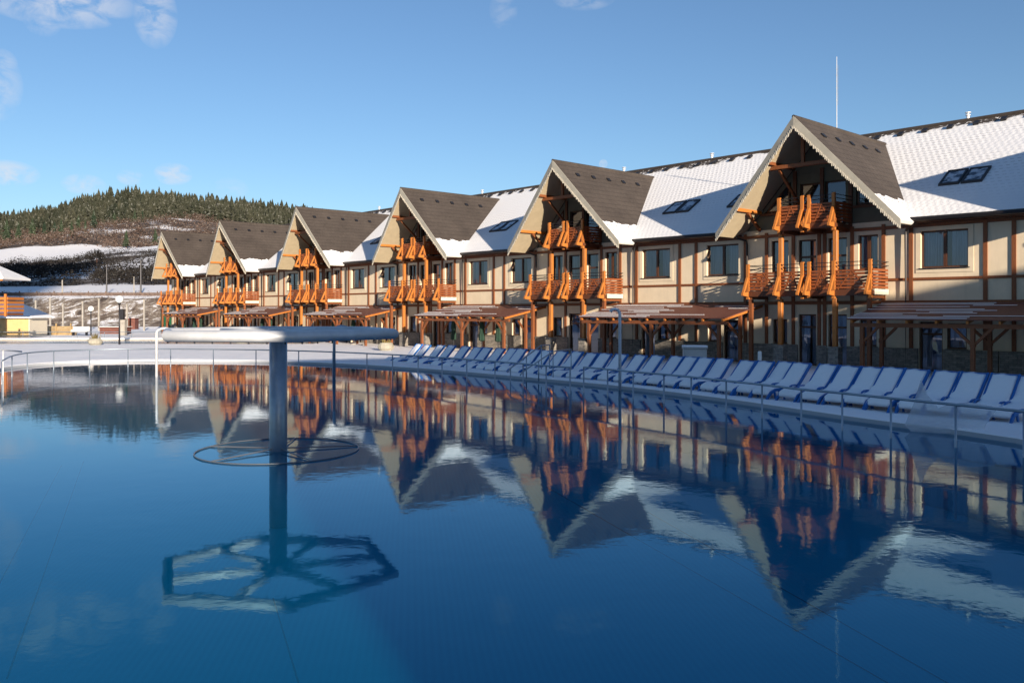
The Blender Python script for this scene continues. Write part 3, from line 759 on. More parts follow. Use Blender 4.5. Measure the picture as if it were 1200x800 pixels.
pg = make_pergola(); kmap = {}
for c in bpy.data.objects:
    if c.parent: kmap.setdefault(c.parent.name, []).append(c)
pn = ['slatted timber pergola at the right edge of the photo, right of the nearest complete chalet', 'slatted timber pergola between the first and second gables from the right, behind the hooked pole', 'slatted timber pergola between the second and third gables, sunlit at its right end',
      'slatted timber pergola between third and fourth gables from the right, behind the steel ring', 'slatted timber pergola between the fourth and fifth gables from the right', 'farthest slatted timber pergola, right of the last gable on the left']
par = []
for i in range(-1, 5):
    u = pg if i == 0 else copy_tree(pg, None, kmap)
    u.location = fpt(i * SP + HB, 0); u.rotation_euler = (0, 0, RZ); tag(u, pn[i + 1], 'pergola', 'slatted pergolas along the chalet fronts')

# closed green parasols on the terrace
def make_parasol():
    r = empty('closed_parasol')
    MB().tube([(0, 0, 0), (0, 0, 1.75)], .025, 8).build('pole', DARKM, r)
    m = MB(); n_ = 14; prof = [(.05, .55), (.13, .6), (.12, .9), (.09, 1.1), (.12, 1.25), (.07, 1.6), (.02, 1.78)]
    b0 = 0
    for (rr, z) in prof:
        for k in range(n_):
            a = 2 * math.pi * k / n_; q = rr * (1 + .28 * (k % 2)); m.v.append((q * math.cos(a), q * math.sin(a), z))
    for i in range(len(prof) - 1):
        for k in range(n_): m.f.append((i * n_ + k, i * n_ + (k + 1) % n_, (i + 1) * n_ + (k + 1) % n_, (i + 1) * n_ + k))
    m.build('canopy', GREENC, r); MB().lathe([(.2, .0), (.2, .06), (.05, .08)], (0, 0, 0), 12).build('base', CONC, r)
    return r
pa = make_parasol(); first = True
ordw = ['first', 'second', 'third', 'fourth', 'fifth', 'sixth', 'seventh', 'eighth', 'ninth', 'tenth', 'eleventh', 'twelfth', 'thirteenth', 'fourteenth', 'fifteenth', 'sixteenth', 'seventeenth', 'eighteenth', 'nineteenth', 'twentieth']
pos = []
for i in range(1, 5):
    for o in (-2.2, -.9, 1.5): pos.append((i * SP + HB + o, -.35))
pos.sort()
kmap = {}
for c in bpy.data.objects:
    if c.parent: kmap.setdefault(c.parent.name, []).append(c)
for k, (s_, t_) in enumerate(pos):
    u = pa if k == 0 else copy_tree(pa, None, kmap)
    u.location = fpt(s_, t_, .11); tag(u, 'folded dark green parasol under the pergolas, %s from the right' % ordw[k], 'parasol', 'folded green parasols on the terrace')

# ------------------------------------------------------------------ sun loungers
def make_lounger():
    # local: +y from foot (0) to head, x width
    r = empty('sun_lounger'); w = .27
    prof = [(.0, .02), (.05, .12), (.16, .24), (.34, .31), (.60, .31), (1.02, .29), (1.14, .33), (1.30, .47), (1.68, .88), (1.71, .91)]
    f = MB()
    for sx in (-1, 1):
        for i in range(len(prof) - 1):
            a, b = prof[i], prof[i + 1]; f.bar((sx * w, a[0], a[1]), (sx * w, b[0] + .004, b[1] + .002), .04, .07)
    f.bar((-w, 1.70, .90), (w, 1.70, .90), .04, .05); f.build('frame', PLASTIC, r)
    for sx in (-1, 1):
        for (y, zt, dy) in ((.30, .29, .06), (1.10, .29, .1)):
            q = MB(); q.bar((sx * w, y, zt), (sx * (w + .01), y + dy, 0), .035, .04); q.build('leg', PLASTIC, r)
        q = MB(); arc = [(sx * (w + .02), .82, .30), (sx * (w + .022), .86, .37), (sx * (w + .022), .94, .40), (sx * (w + .022), 1.08, .405), (sx * (w + .02), 1.18, .37)]
        for i in range(4): q.bar(arc[i], arc[i + 1], .04, .028)
        q.build('armrest', PLASTIC, r)
    q = MB(); n_ = 16
    def pr(y): return np.interp(y, [p[0] for p in prof], [p[1] for p in prof])
    # sling
    ys = [.20, .34, .6, 1.02, 1.14, 1.3, 1.5, 1.69]
    vs = []
    for y in ys: vs += [(-w + .02, y, pr(y) + .0), (w - .02, y, pr(y) + .0)]
    q.add(vs, [(2 * i, 2 * i + 1, 2 * i + 3, 2 * i + 2) for i in range(len(ys) - 1)]); q.build('sling', WHITEP, r, fix=False)
    # snow blanket with soft thickness
    s = MB(); nx, ny = 9, 26; top = []
    ln = np.linspace(.10, 1.70, ny)
    for j, y in enumerate(ln):
        for i in range(nx):
            x = -w - .035 + (2 * w - .0) * i / (nx - 1); e = min(1, 3.2 * min(i, nx - 1 - i) / (nx - 1)); e2 = min(1, 4 * (1.70 - y) / 1.0 + .25)
            h = (.045 + .05 * math.exp(-((y - 1.08) / .22) ** 2) + .05 * math.exp(-((y - .2) / .15) ** 2)) * (.35 + .65 * math.sqrt(e)) * e2
            hz = pr(y) + .012 + h + .01 * math.sin(7 * x + 9 * y) + .006 * math.sin(23 * x - 17 * y)
            top.append((x, y, hz))
    bot = [(x, y, pr(y) + .006) for (x, y, z) in top]; nn_ = len(top)
    fs_ = [(j * nx + i, j * nx + i + 1, (j + 1) * nx + i + 1, (j + 1) * nx + i) for j in range(ny - 1) for i in range(nx - 1)]
    fb = [tuple(v + nn_ for v in f_[::-1]) for f_ in fs_]; side = []
    for i in range(nx - 1): side += [(i, i + nn_, i + 1 + nn_, i + 1), ((ny - 1) * nx + i + 1, (ny - 1) * nx + i + 1 + nn_, (ny - 1) * nx + i + nn_, (ny - 1) * nx + i)]
    for j in range(ny - 1): side += [(j * nx, (j + 1) * nx, (j + 1) * nx + nn_, j * nx + nn_), (j * nx + nx - 1, j * nx + nx - 1 + nn_, (j + 1) * nx + nx - 1 + nn_, (j + 1) * nx + nx - 1)]
    s.add(top + bot, fs_ + fb + side); s.build('snow_cover', SNOW, r, smooth=True)
    return r
lo = make_lounger(); kmap = {}
for c in bpy.data.objects:
    if c.parent: kmap.setdefault(c.parent.name, []).append(c)
xsL = [1230, 1196, 1158, 1124, 1090, 1062, 1038, 1011, 985.5, 953, 930, 909.7, 883.5, 859, 840, 818, 800, 777.5, 756.5, 738.5, 720, 702, 684.4, 665.7, 649.6, 635, 618.5, 605.5, 591, 578.5, 567, 553.6, 533.6, 521.5, 506, 493]
ysL = np.interp(xsL, [493, 553, 600, 650, 702, 756, 840, 884, 953, 1011, 1062, 1124, 1196, 1230], [404, 407, 409.5, 412, 414.5, 417, 421, 423.5, 427, 430, 433, 437, 440.3, 442])
tops = []
for x, y in zip(xsL, ysL):
    zt_ = float(np.interp(x, [493, 1000], [.76, .93])); Y = (2.3 - zt_) * 995 / (y - 363.75); tops.append(Vector(((x - 600) / 995 * Y, Y)))
# resample evenly along a smoothed curve
tx = np.array([t.x for t in tops]); ty = np.array([t.y for t in tops])
pf = np.polyfit(ty, tx, 4); yy = np.linspace(ty[0], ty[-1], 400); xx = np.polyval(pf, yy)
ds = np.concatenate([[0], np.cumsum(np.hypot(np.diff(xx), np.diff(yy)))]); NL = len(xsL); pyi = [float(yy[np.argmin(np.abs(600 + 995 * xx / yy - x_))]) for x_ in xsL]
tens = ['', '', 'twenty', 'thirty']
def ordinal(k):
    if k < 20: return ordw[k]
    k += 1; t, u_ = divmod(k, 10)
    return {20: 'twentieth', 30: 'thirtieth'}.get(k) or tens[t] + '-' + ordw[u_ - 1]
for k in range(NL):
    d = float(np.interp(pyi[k], yy, ds)); px = np.interp(d, ds, xx); py = np.interp(d, ds, yy)
    qx = np.interp(min(d + .3, ds[-1]), ds, xx); qy = np.interp(min(d + .3, ds[-1]), ds, yy); ox = np.interp(max(d - .3, 0), ds, xx); oy = np.interp(max(d - .3, 0), ds, yy)
    tg = Vector((qx - ox, qy - oy)).normalized(); hdv = Vector((tg.y, -tg.x))      # towards the buildings
    a = math.atan2(hdv.y, hdv.x) - math.pi / 2 + random.uniform(-.05, .05)
    right = Vector((-tg.x, -tg.y))
    head = Vector((px, py)) + Vector((-tg.x, -tg.y)) * -.28 + hdv * random.uniform(-.06, .06)
    u = lo if k == 0 else copy_tree(lo, None, kmap)
    foot = head - hdv * 1.71
    u.location = (foot.x, foot.y, float(np.interp(xsL[k], [493, 1000], [-.13, .03])) + random.uniform(-.015, .02)); u.rotation_euler = (0, 0, a)
    if k == 0: lab = 'blue snow-covered sun lounger cut off at the right edge of the photo'
    elif k >= NL - 3: lab = 'sunlit snow-covered blue sun lounger, %s at the far left end of the row' % ['third', 'second', 'outermost'][k - NL + 3]
    else: lab = 'shaded snow-covered blue sun lounger, %s from the right end of the row' % ordinal(k)
    tag(u, lab, 'sun lounger', 'snow-covered sun loungers along the pool')

# ------------------------------------------------------------------ pool railings
def rail_pt(x, y, z=.72): Y = (2.3 - z) * 995 / (y - 363.75); return ((x - 600) / 995 * Y, Y)
RA = [(1260, 489), (1200, 482), (1120, 474), (1044, 466.5), (987, 460.5), (939, 456), (893, 450.5), (851, 446), (810, 441.5), (778, 438.5), (742, 435.5), (712, 432.5), (684, 430)]
RB = [(668, 430.5), (640, 428.5), (613, 426), (580, 423.5), (547, 421), (518, 419), (490, 417), (460, 415.5), (430, 414), (390, 412.3), (350, 411), (300, 409.8), (250, 409.2), (200, 408.8), (150, 409.0), (105, 409.8), (63, 411.2), (32, 413.5), (14, 417), (2, 423)]
def railing(pts, name, label, zt=.72):
    r = empty(name, (*rail_pt(*pts[0]), 0)); o = Vector((*rail_pt(*pts[0]), 0)); P = [Vector((*rail_pt(x, y), zt)) - o for x, y in pts]
    cm = []
    for i in range(len(P) - 1):
        p0, p1, p2, p3 = P[max(i - 1, 0)], P[i], P[i + 1], P[min(i + 2, len(P) - 1)]
        for j in range(6):
            t = j / 6; cm.append(.5 * ((2 * p1) + (p2 - p0) * t + (2 * p0 - 5 * p1 + 4 * p2 - p3) * t * t + (3 * p1 - p0 - 3 * p2 + p3) * t ** 3))
    cm.append(P[-1]); MB().tube(cm, .024, 8).build('hand_rail', STEEL, r, smooth=True)
    for p in P: MB().tube([(p.x, p.y, -1.2), (p.x, p.y, zt)], .020, 8).build('post', STEEL, r, smooth=True)
    return tag(r, label, 'railing')
railing(RA, 'pool_railing', 'steel tube railing in front of the shaded loungers, from right edge to hooked pole')
railing(RB, 'pool_railing', 'long curved steel railing round the far side of the pool, left of its steps')
# step handrails
for k, (a, b, c, lab) in enumerate([((-.05, 27.2, .45), (1.0, 28.9, 1.12), (1.3, 29.4, 1.12), 'left one of the two sloping steel handrails at the pool steps'), ((.35, 26.3, .42), (1.35, 27.9, .95), (2.0, 28.7, 1.0), 'right one of the two sloping steel handrails at the pool steps')]):
    r = empty('step_handrail', (a[0], a[1], 0)); o = Vector((a[0], a[1], 0)); A_, B_, C_ = Vector(a) - o, Vector(b) - o, Vector(c) - o
    MB().tube([A_ - Vector((.1, .1, .12)), A_, B_, C_], .022, 8).build('hand_rail', STEEL, r, smooth=True)
    for p in (A_, (A_ + B_) / 2, B_, C_): MB().tube([(p.x, p.y, -1.2 if p is A_ else .05), p], .018, 8).build('post', STEEL, r, smooth=True)
    tag(r, lab, 'handrail', 'handrails at the pool steps')
r = empty('step_handrail', (-17.6, 29.4, 0))
MB().tube([(-.9, -1.8, 1.0), (-.5, -.5, .96), (-.5, .8, .9), (-.3, 1.6, .8)], .026, 8).build('hand_rail', STEELW, r, smooth=True)
for p in ((-.5, -.5, .96), (-.5, .8, .9)): MB().tube([(p[0], p[1], -1.2), p], .024, 8).build('post', STEELW, r, smooth=True)
tag(r, 'short bent steel handrail standing in the water at the left edge of the photo', 'handrail')

# ------------------------------------------------------------------ ring fountain
MC = Vector((-3.84, 13.95, 0))
fo = empty('ring_fountain', MC)
MB().tube([(0, 0, -1.24), (0, 0, 1.86)], .143, 28).build('post', STEEL, fo, smooth=True)
HX = []
for k in range(6):
    a = R(-8 + 60 * k); HX.append(Vector((1.94 * math.cos(a), 1.94 * math.sin(a), 1.925)))
m = MB(); rr = .084; N_ = 20
# mitred hexagonal tube
b0 = 0
for k in range(6):
    p = HX[k]; rad_ = Vector((p.x, p.y, 0)).normalized()
    for j in range(N_):
        a = 2 * math.pi * j / N_; m.v.append(tuple(p + rad_ * (math.cos(a) * rr / math.cos(R(30))) + Vector((0, 0, math.sin(a) * rr))))
for k in range(6):
    for j in range(N_): m.f.append((k * N_ + j, k * N_ + (j + 1) % N_, ((k + 1) % 6) * N_ + (j + 1) % N_, ((k + 1) % 6) * N_ + j))
hx = m.build('ring_pipe', STEELW, fo)
hx.data.polygons.foreach_set('use_smooth', [True] * len(hx.data.polygons))
for k in range(6):
    mid = (HX[k] + HX[(k + 1) % 6]) / 2
    MB().tube([(0, 0, 1.925), mid - mid.normalized() * .0], .062, 14).build('spoke_pipe', STEELW, fo, smooth=True)
MB().lathe([(.16, 1.84), (.19, 1.86), (.19, 1.97), (.16, 2.0)], (0, 0, 0), 28).build('hub', STEELW, fo)
m = MB()
for k in range(6):
    for j in range(7):
        p = HX[k].lerp(HX[(k + 1) % 6], (j + .5) / 7); m.tube([(p.x, p.y, 1.815), (p.x, p.y, 1.845)], .012, 6)
m.build('spray_nozzles', DARKM, fo)
# flat ring at water level with arms to the post
ring = MB(); NR = 48; cc = [Vector((1.30 * math.cos(2 * math.pi * k / NR), 1.30 * math.sin(2 * math.pi * k / NR), .012)) for k in range(NR + 1)]
ring.tube(cc, .011, 8, caps=False); STEELD = simple('dark_steel', (.16, .19, .22), .4, .5)
lr = ring.build('water_ring', STEELD, fo, smooth=True)
m = MB()
for k in range(5):
    a = R(20 + 72 * k); m.tube([(0.14 * math.cos(a), .14 * math.sin(a), .04), (1.30 * math.cos(a), 1.30 * math.sin(a), .014)], .012, 6)
m.build('ring_arms', STEELD, fo)
tag(fo, 'tall grey steel pool fountain with hexagonal overhead ring of pipes standing in the water', 'fountain')

# hooked shower pipes
def crook(name, x, y, z0, zt, dx, r_, mat, label, nozzle=True):
    o = empty(name, (x, y, 0)); pts = [(0, 0, z0), (0, 0, zt - .16)] + [(dx * (1 - math.cos(a)) * .5, 0, zt - .16 + .16 * math.sin(a)) for a in np.linspace(.3, 2.6, 7)]
    MB().tube(pts, r_, 12).build('pipe', mat, o, smooth=True)
    if nozzle:
        e = Vector(pts[-1]); MB().tube([e + Vector((0, 0, .02)), e + Vector((dx * .18, 0, -.12))], [r_ * 1.3, r_ * 2.3], 12).build('nozzle', DARKM, o)
    return tag(o, label, 'water pipe', 'hooked steel pipes at the pool')
crook('hooked_pipe', -12.35, 29.5, -1.2, 1.68, .55, .046, STEELW, 'sunlit hooked steel pipe in the water left of the ring fountain')
crook('hooked_pipe', -6.18, 29.5, -1.2, 1.75, .5, .052, STEEL, 'shaded steel pipe in the water seen below the right arm of the ring fountain')
crook('hooked_pipe', 3.12, 24.55, -.6, 2.34, -.30, .045, STEELW, 'tall hooked steel pole at the pool edge in front of the second chalet', False)
# falling water sheet at the right edge
m = MB(); Y0 = 16.2
prof = [(7.62, .0), (7.52, .12), (7.66, .55), (7.76, .98), (7.86, .70), (8.02, .47), (8.2, .56), (8.5, .60), (8.78, .55), (8.86, .50), (8.70, .2), (8.66, -.01)]
m.prism([(x - .02, Y0 + (x - 8.1) * -.55 - .3, z) for x, z in prof], (.03, .04, 0))
tag(m.build('water_spray', SPRAY), 'pale translucent sheet of spraying water by the railing at the lower right', 'water spray')

# ------------------------------------------------------------------ small things on the deck
b = empty('bollard_light', (7.0, 24.0, .1)); MB().tube([(0, 0, 0), (0, 0, .78)], .04, 12).build('post', STEEL, b, smooth=True); MB().lathe([(.05, .78), (.055, .80), (.055, 1.02), (.04, 1.05)], (0, 0, 0), 12).build('lamp_head', GLOBE, b); tag(b, 'short bollard light with a white head behind the shaded loungers', 'bollard light')
c = empty('utility_cabinet', (5.85, 27.2, .1), -.1); MB().box(-.36, .36, -.2, .2, 0, .98).build('body', GREYP, c, bevel=.02); MB().box(-.39, .39, -.23, .23, .985, 1.03).build('lid', GREYP, c, bevel=.01); MB().box(-.32, .32, -.212, -.203, .06, .92).build('door', GREYP, c); MB().box(-.39, .39, -.23, .23, 1.033, 1.085).build('snow_cover', SNOW, c, bevel=.02); tag(c, 'pale grey utility cabinet with snow on top behind the loungers', 'cabinet')
def globe_lamp(x, y, h, r_, label, extra=False):
    o = empty('globe_lamp', (x, y, .1)); MB().tube([(0, 0, 0), (0, 0, h - r_)], [.06, .035], 10).build('pole', DARKM, o, smooth=True)
    sp = MB(); sp.lathe([(r_ * math.sin(a), h - r_ * math.cos(a)) for a in np.linspace(.15, math.pi - .1, 12)], (0, 0, 0), 18); sp.build('globe', GLOBE, o, smooth=True)
    MB().lathe([(.06, h - r_ - .12), (.10, h - r_ - .04), (.08, h - r_ + .02)], (0, 0, 0), 12).build('collar', DARKM, o)
    if extra: q = MB(); q.box(.06, .30, -.12, .12, h * .55, h * .78); q.build('spotlight', DARKM, o)
    return tag(o, label, 'street lamp', 'globe lamps beyond the pool')
globe_lamp(-25.2, 54.5, 2.92, .24, 'larger white globe lamp on a dark pole with a spotlight box', True)
globe_lamp(-36.2, 73, 2.35, .24, 'smaller white globe lamp farther back, left of the larger one')
# planters
def planter(x, y, label):
    o = empty('stone_planter', (x, y, .1)); 
    m = MB(); m.lathe([(.30, 0), (.42, .12), (.45, .3), (.33, .42)], (0, 0, 0), 12); p = m.build('bowl', simple('pale_stone', (.33, .31, .25), .8), o)
    for v in p.data.vertices: v.co *= 1 + .08 * random.uniform(-1, 1)
    m = MB()
    for k in range(60):
        a = random.uniform(0, 6.28); rr_ = random.uniform(0, .25); L = random.uniform(.15, .5); bx_, by_ = rr_ * math.cos(a), rr_ * math.sin(a)
        m.add([(bx_ - .02, by_, .38), (bx_ + .02, by_, .38), (bx_ * 1.8, by_ * 1.8, .38 + L)], [(0, 1, 2)])
    m.build('plant', simple('dry_plant', (.14, .11, .04), .9, var=.4), o, fix=False)
    return tag(o, label, 'planter')
planter(-26.5, 54.0, 'pale stone planter with a dry brown plant left of the larger globe lamp')
planter(-6.9, 46.5, 'pale stone planter with dry twigs just left of the lounger row end')
planter(-18.5, 58, 'pale planter half hidden behind the left arm of the ring fountain')

# fence strip behind the deck on the left
o = empty('low_fence', (-32, 62.5, .1))
MB().tube([(-22, 0, .62), (20, 0, .62)], .022, 6).build('top_rail', STEEL, o)
MB().tube([(-22, 0, .35), (20, 0, 0.35)], .014, 6).build('mid_rail', STEEL, o)
for k in range(22): MB().tube([(-22 + 2 * k, 0, 0), (-22 + 2 * k, 0, .62)], .022, 6).build('post', STEEL, o)
tag(o, 'low grey tube fence running along the back of the snowy deck on the left', 'fence')
o = empty('low_wall'); MB().box(-48, -11, 61, 61.35, .0, .22).build('wall', CONC, o); MB().box(-48, -11, 60.96, 61.39, .223, .31).build('snow_cover', SNOW, o, bevel=.03); tag(o, 'long low concrete wall capped with snow behind the wet path', 'wall')

# yellow shed
o = empty('yellow_shed', (-42.4, 72.5, .1)); 
MB().box(-3.5, 2.3, -2, .6, 0, 1.75).build('wall', YEL, o)
m = MB(); m.prism([(-3.9, -2.5, 1.68), (-3.9, 0, 2.75), (-3.9, 2.5, 1.68)], (.01, 0, 0))
m = MB(); m.add([(-4.0, -2.45, 1.70), (2.75, -2.45, 1.70), (1.1, -.7, 2.75), (-4.0, -.7, 2.75), (2.75, 1.05, 1.70), (-4.0, 1.05, 1.70), (-4.0, -2.45, 1.58), (2.75, -2.45, 1.58), (2.75, 1.05, 1.58), (-4, 1.05, 1.58)],
               [(0, 1, 2, 3), (3, 2, 4, 5), (1, 4, 2), (0, 6, 7, 1), (1, 7, 8, 4), (4, 8, 9, 5), (6, 9, 8, 7), (0, 3, 5), (0, 5, 9, 6)]); m.build('roof', SNOW, o)
MB().box(-.4, .4, -2.05, -2.0, 0, 1.45).build('door', YEL, o); MB().box(2.3, 2.36, -2.06, .66, 0, 1.7).build('corner_board', LACE, o)
tag(o, 'small yellow shed with hipped snow roof at the left edge', 'shed')

# chalet wing with orange balcony at the left edge (its front runs along x, balcony on its right corner)
def left_chalet():
    o = empty('chalet_house', (-36.0, 61.0, 0))
    holes = [(-6.6, -5.3, 3.0, 4.2), (-4.7, -3.7, 2.2, 4.2)]
    wall_grid(-8, -3.18, 0, 4.7, holes, 0, .25).build('front_wall', STUCCO, o, fix=False)
    MB().box(-3.4, -3.18, .26, 2.6, 0, 4.5).build('side_wall', STUCCO, o)
    for h_ in holes: window(*h_, 0, o)
    m = MB(); m.prism([(.75, -2.2, 4.62), (-1.1, .1, 5.6), (-8, .1, 5.6), (-8, -2.2, 4.62)], (0, 0, -.14)); m.prism([(.75, -2.2, 4.62), (.4, 1.8, 4.62), (-1.1, .1, 5.6)], (0, 0, -.14)); m.prism([(.4, 1.8, 4.62), (-8, 1.8, 4.62), (-8, .1, 5.6), (-1.1, .1, 5.6)], (0, 0, -.14)); r_ = m.build('roof', ROOFS, o)
    q = MB()
    for k in range(14): q.box(1.45 - k * .68, 1.60 - k * .68, -2.32, -2.21, 4.5 if k < 1 else 4.52 + min(1.0, .3 * k) * 1.0, 4.56 if k < 1 else 4.62 + min(1.0, .3 * k))
    MB().box(-8, .70, -2.19, -2.12, 4.36, 4.46).build('fascia', WOODP, r_)
    m = MB(); m.box(-8, .9, -1.9, -.02, 1.95, 2.12); b_ = m.build('balcony', WOODB, o)
    for i in range(4):
        s_ = MB(); s_.box(-8, .9, -1.96, -1.91, 2.2 + i * .28, 2.39 + i * .28); s_.box(.905, .95, -1.96, -.02, 2.2 + i * .28, 2.39 + i * .28); s_.build('rail_board', WOODP, b_)
    for k in range(8): MB().box(.75 - k * 1.15, .89 - k * 1.15, -2.08, -1.965, 1.9, 3.45).build('baluster_post', WOODP, b_)
    MB().bar((-.1, -1.8, 1.92), (-1.0, -.6, .35), .14, .14).build('brace', WOODD, o)
    MB().box(-3.2, -3.04, -1.85, -1.69, .1, 4.6).build('column', WOODP, o)
    return tag(o, 'chalet corner at the left edge with orange slatted balcony and snowy roof', 'chalet')
left_chalet()

# yard things beyond the deck
def prop(name, x, y, parts, label, cat, group=None, z=.1, rz=0):
    o = empty(name, (x, y, z), rz)
    for nm, mt, bxs in parts:
        m = MB()
        for bb in bxs: m.box(*bb)
        m.build(nm, mt, o)
    return tag(o, label, cat, group)
prop('brick_hut', -44.5, 99, [('wall', REDB, [(-.75, .75, -.5, .5, 0, 1.25)]), ('roof', REDB, [(-.82, .82, -.6, .6, 1.253, 1.33)]), ('door', WOODD, [(-.25, .25, -.53, -.503, .05, 1.0)]), ('snow_cover', SNOW, [(-.8, .8, -.58, .58, 1.333, 1.37)])], 'small dark red hut in front of the rocky slope', 'hut')
prop('long_shed', -37.4, 80, [('wall', REDB, [(-1.2, 1.3, -.5, .5, 0, .58)]), ('roof', REDB, [(-1.3, 1.4, -.6, .6, .583, .65)]), ('snow_cover', SNOW, [(-1.28, 1.38, -.58, .58, .653, .69)])], 'long low red-brown shed left of the small red hut', 'shed')
m = prop('timber_stack', -40.6, 76, [('planks', WOODC, [(-1.5 + .0, 1.5, -.4, .4, .02 + .16 * k, .15 + .16 * k) for k in range(5)]), ('stake', WOODC, [(-1.3, -1.2, -.5, -.403, 0, 1.05)]), ('stake', WOODC, [(.0, .1, -.5, -.403, 0, 1.05)]), ('stake', WOODC, [(1.3, 1.4, -.5, -.403, 0, 1.05)])], 'stack of pale yellow timber behind the path on the left', 'timber stack')
prop('garden_bench', -37.4, 73.5, [('seat', WHITEP, [(-.7, .7, -.2, .2, .38, .43)]), ('backrest', WHITEP, [(-.7, .7, .2, .24, .45, .8)]), ('leg', DARKM, [(-.6, -.54, -.18, .18, 0, .378)]), ('leg', DARKM, [(.54, .6, -.18, .18, 0, .378)]), ('snow_cover', SNOW, [(-.68, .68, -.18, .19, .433, .52)])], 'white bench under snow beside the timber stack', 'bench')
prop('stone_pillar', -34.1, 74.5, [('shaft', CONC, [(-.22, .22, -.22, .22, 0, 1.35)]), ('cap', CONC, [(-.27, .27, -.27, .27, 1.353, 1.45)])], 'rough stone pillar between the small globe lamp and the red shed', 'pillar')
# green tennis-court netting
o = empty('green_net_fence', (-30.5, 84, .1))
def net():
    m = M('green_net'); wp = m.coord('Object'); x, y, z = m.sep(wp)
    d = m.n('ShaderNodeBsdfDiffuse'); d.inputs[0].default_value = (.02, .10, .05, 1); t = m.n('ShaderNodeBsdfTransparent'); q = m.n('ShaderNodeMixShader'); q.inputs[0].default_value = .72; m.set(q.inputs[1], t.outputs[0]); m.set(q.inputs[2], d.outputs[0]); return m.done(q.outputs[0])
NET = net()
MB().box(-4.2, 26, -.01, .01, .05, 2.1).build('net', NET, o)
for k in range(12): MB().tube([(-4.2 + 2.7 * k, -.06, 0), (-4.2 + 2.7 * k, -.06, 2.3)], .04, 6).build('post', GREENC, o)
tag(o, 'green netting fence behind the far left chalet', 'fence')
# tall pale concrete posts along the slope foot
for k, (xp, yt) in enumerate([(42, 352), (59, 349), (74, 356), (97, 353), (116, 350), (149, 356), (169, 351), (20, 354)]):
    Y = 92.0; X = (xp - 600) / 995 * Y; h_ = 2.3 + (363.75 - yt) * Y / 995 - .1
    o = empty('concrete_post', (X, Y, .1)); m = MB(); m.box(-.075, .075, -.075, .075, 0, h_ - .1); m.build('shaft', CONC, o); MB().box(-.10, .10, -.10, .10, h_ - .1, h_).build('cap', CONC, o)
    tag(o, 'tall pale concrete fence post at the foot of the rocky slope, %s from the left' % ['second', 'third', 'fourth', 'fifth', 'sixth', 'seventh', 'eighth', 'first'][k], 'fence post', 'concrete posts along the slope foot')
# railway masts on the embankment
for k, (xp, yt, r_) in enumerate([(125, 310, .12), (165, 305, .14), (73, 328, .12), (157, 324, .09)]):
    Y = 126.0; X = (xp - 600) / 995 * Y; zb = float(ground_z(X, Y)); zt = 2.3 + (363.75 - yt) * Y / 995
    o = empty('railway_mast', (X, Y, zb)); MB().tube([(0, 0, 0), (0, 0, zt - zb)], [r_, r_ * .7], 8).build('pole', DARKM if k < 2 else CONC, o)
    MB().box(-.5, .6, -.05, .05, zt - zb - .45, zt - zb - .32).build('cross_arm', DARKM, o)
    tag(o, ['dark railway mast on the embankment above the small globe lamp', 'tallest dark railway mast, beside the far left chalet', 'pale short mast on the embankment farthest left', 'short pale mast just left of the tallest one'][k], 'mast', 'masts on the embankment')
m = MB()
m.box(-140, 10, 123.2, 123.5, 4.2, 4.9)
for k in range(60): m.box(-139 + k * 2.5, -138.85 + k * 2.5, 123.1, 123.18, 4.2, 5.1)
o = empty('track_barrier'); m.build('barrier_wall', simple('rusty_concrete', (.12, .085, .07), .9, var=.35), o); tag(o, 'long dark brown parapet running along the top of the rocky embankment', 'parapet')

# ------------------------------------------------------------------ vegetation
def leaf_mat(name, a, b, sc=.05, frost=0):
    m = M(name); wp = m.coord('World'); n = m.noise(wp, sc, 4); n2 = m.noise(wp, sc * 14, 3, .7)
    c = m.ramp(m.math('ADD', m.math('MULTIPLY', n, .55), m.math('MULTIPLY', n2, .45)), [(.36, a), (.62, b)])
    if frost: c = m.mix(m.math('MULTIPLY', m.math('SUBTRACT', n2, .56, clamp=True), frost, clamp=True), c, (.55, .57, .55))
    return m.done(m.bsdf(c, .9, 0, None, .1))
CON = leaf_mat('conifer', (.013, .018, .012), (.050, .050, .034), .03, 1.4)
CON2 = leaf_mat('conifer_dark', (.014, .025, .016), (.04, .055, .03), .05, 1.5)
SCR = leaf_mat('scrub_twigs', (.045, .030, .024), (.15, .105, .085), .03, 3)
SCRD = leaf_mat('shaded_twigs', (.009, .009, .010), (.030, .026, .023), .05, 1.0)  # twig colour darkened to carry the shade of the lower valley
def conifer(V_, F_, x, y, z, h, r, layers=8, seg=9):
    for L in range(layers):
        f0 = L / layers; zz = z + h * (.06 + .94 * f0); rt = r * (1 - f0) ** .85 * random.uniform(.82, 1.15); zt = min(z + h, zz + h * 1.9 / layers); b = len(V_)
        for k in range(seg):
            a = 2 * math.pi * (k + random.random() * .7) / seg + L; q = rt * (random.uniform(.9, 1.15) if k % 2 else random.uniform(.45, .7))
            V_.append((x + q * math.cos(a), y + q * math.sin(a), zz - h * .035 * (k % 2)))
        V_.append((x + random.uniform(-.03, .03) * r, y, zt))
        for k in range(seg): F_.append((b + k, b + (k + 1) % seg, b + seg))
def mesh_raw(name, V_, F_, mat):
    me = bpy.data.meshes.new(name); me.from_pydata(V_, [], F_); me.materials.append(mat); me.update(); o = bpy.data.objects.new(name, me); C.objects.link(o); return o
def in_img(X, Y): return 600 + 995 * X / Y
V_, F_ = [], []; cnt = 0
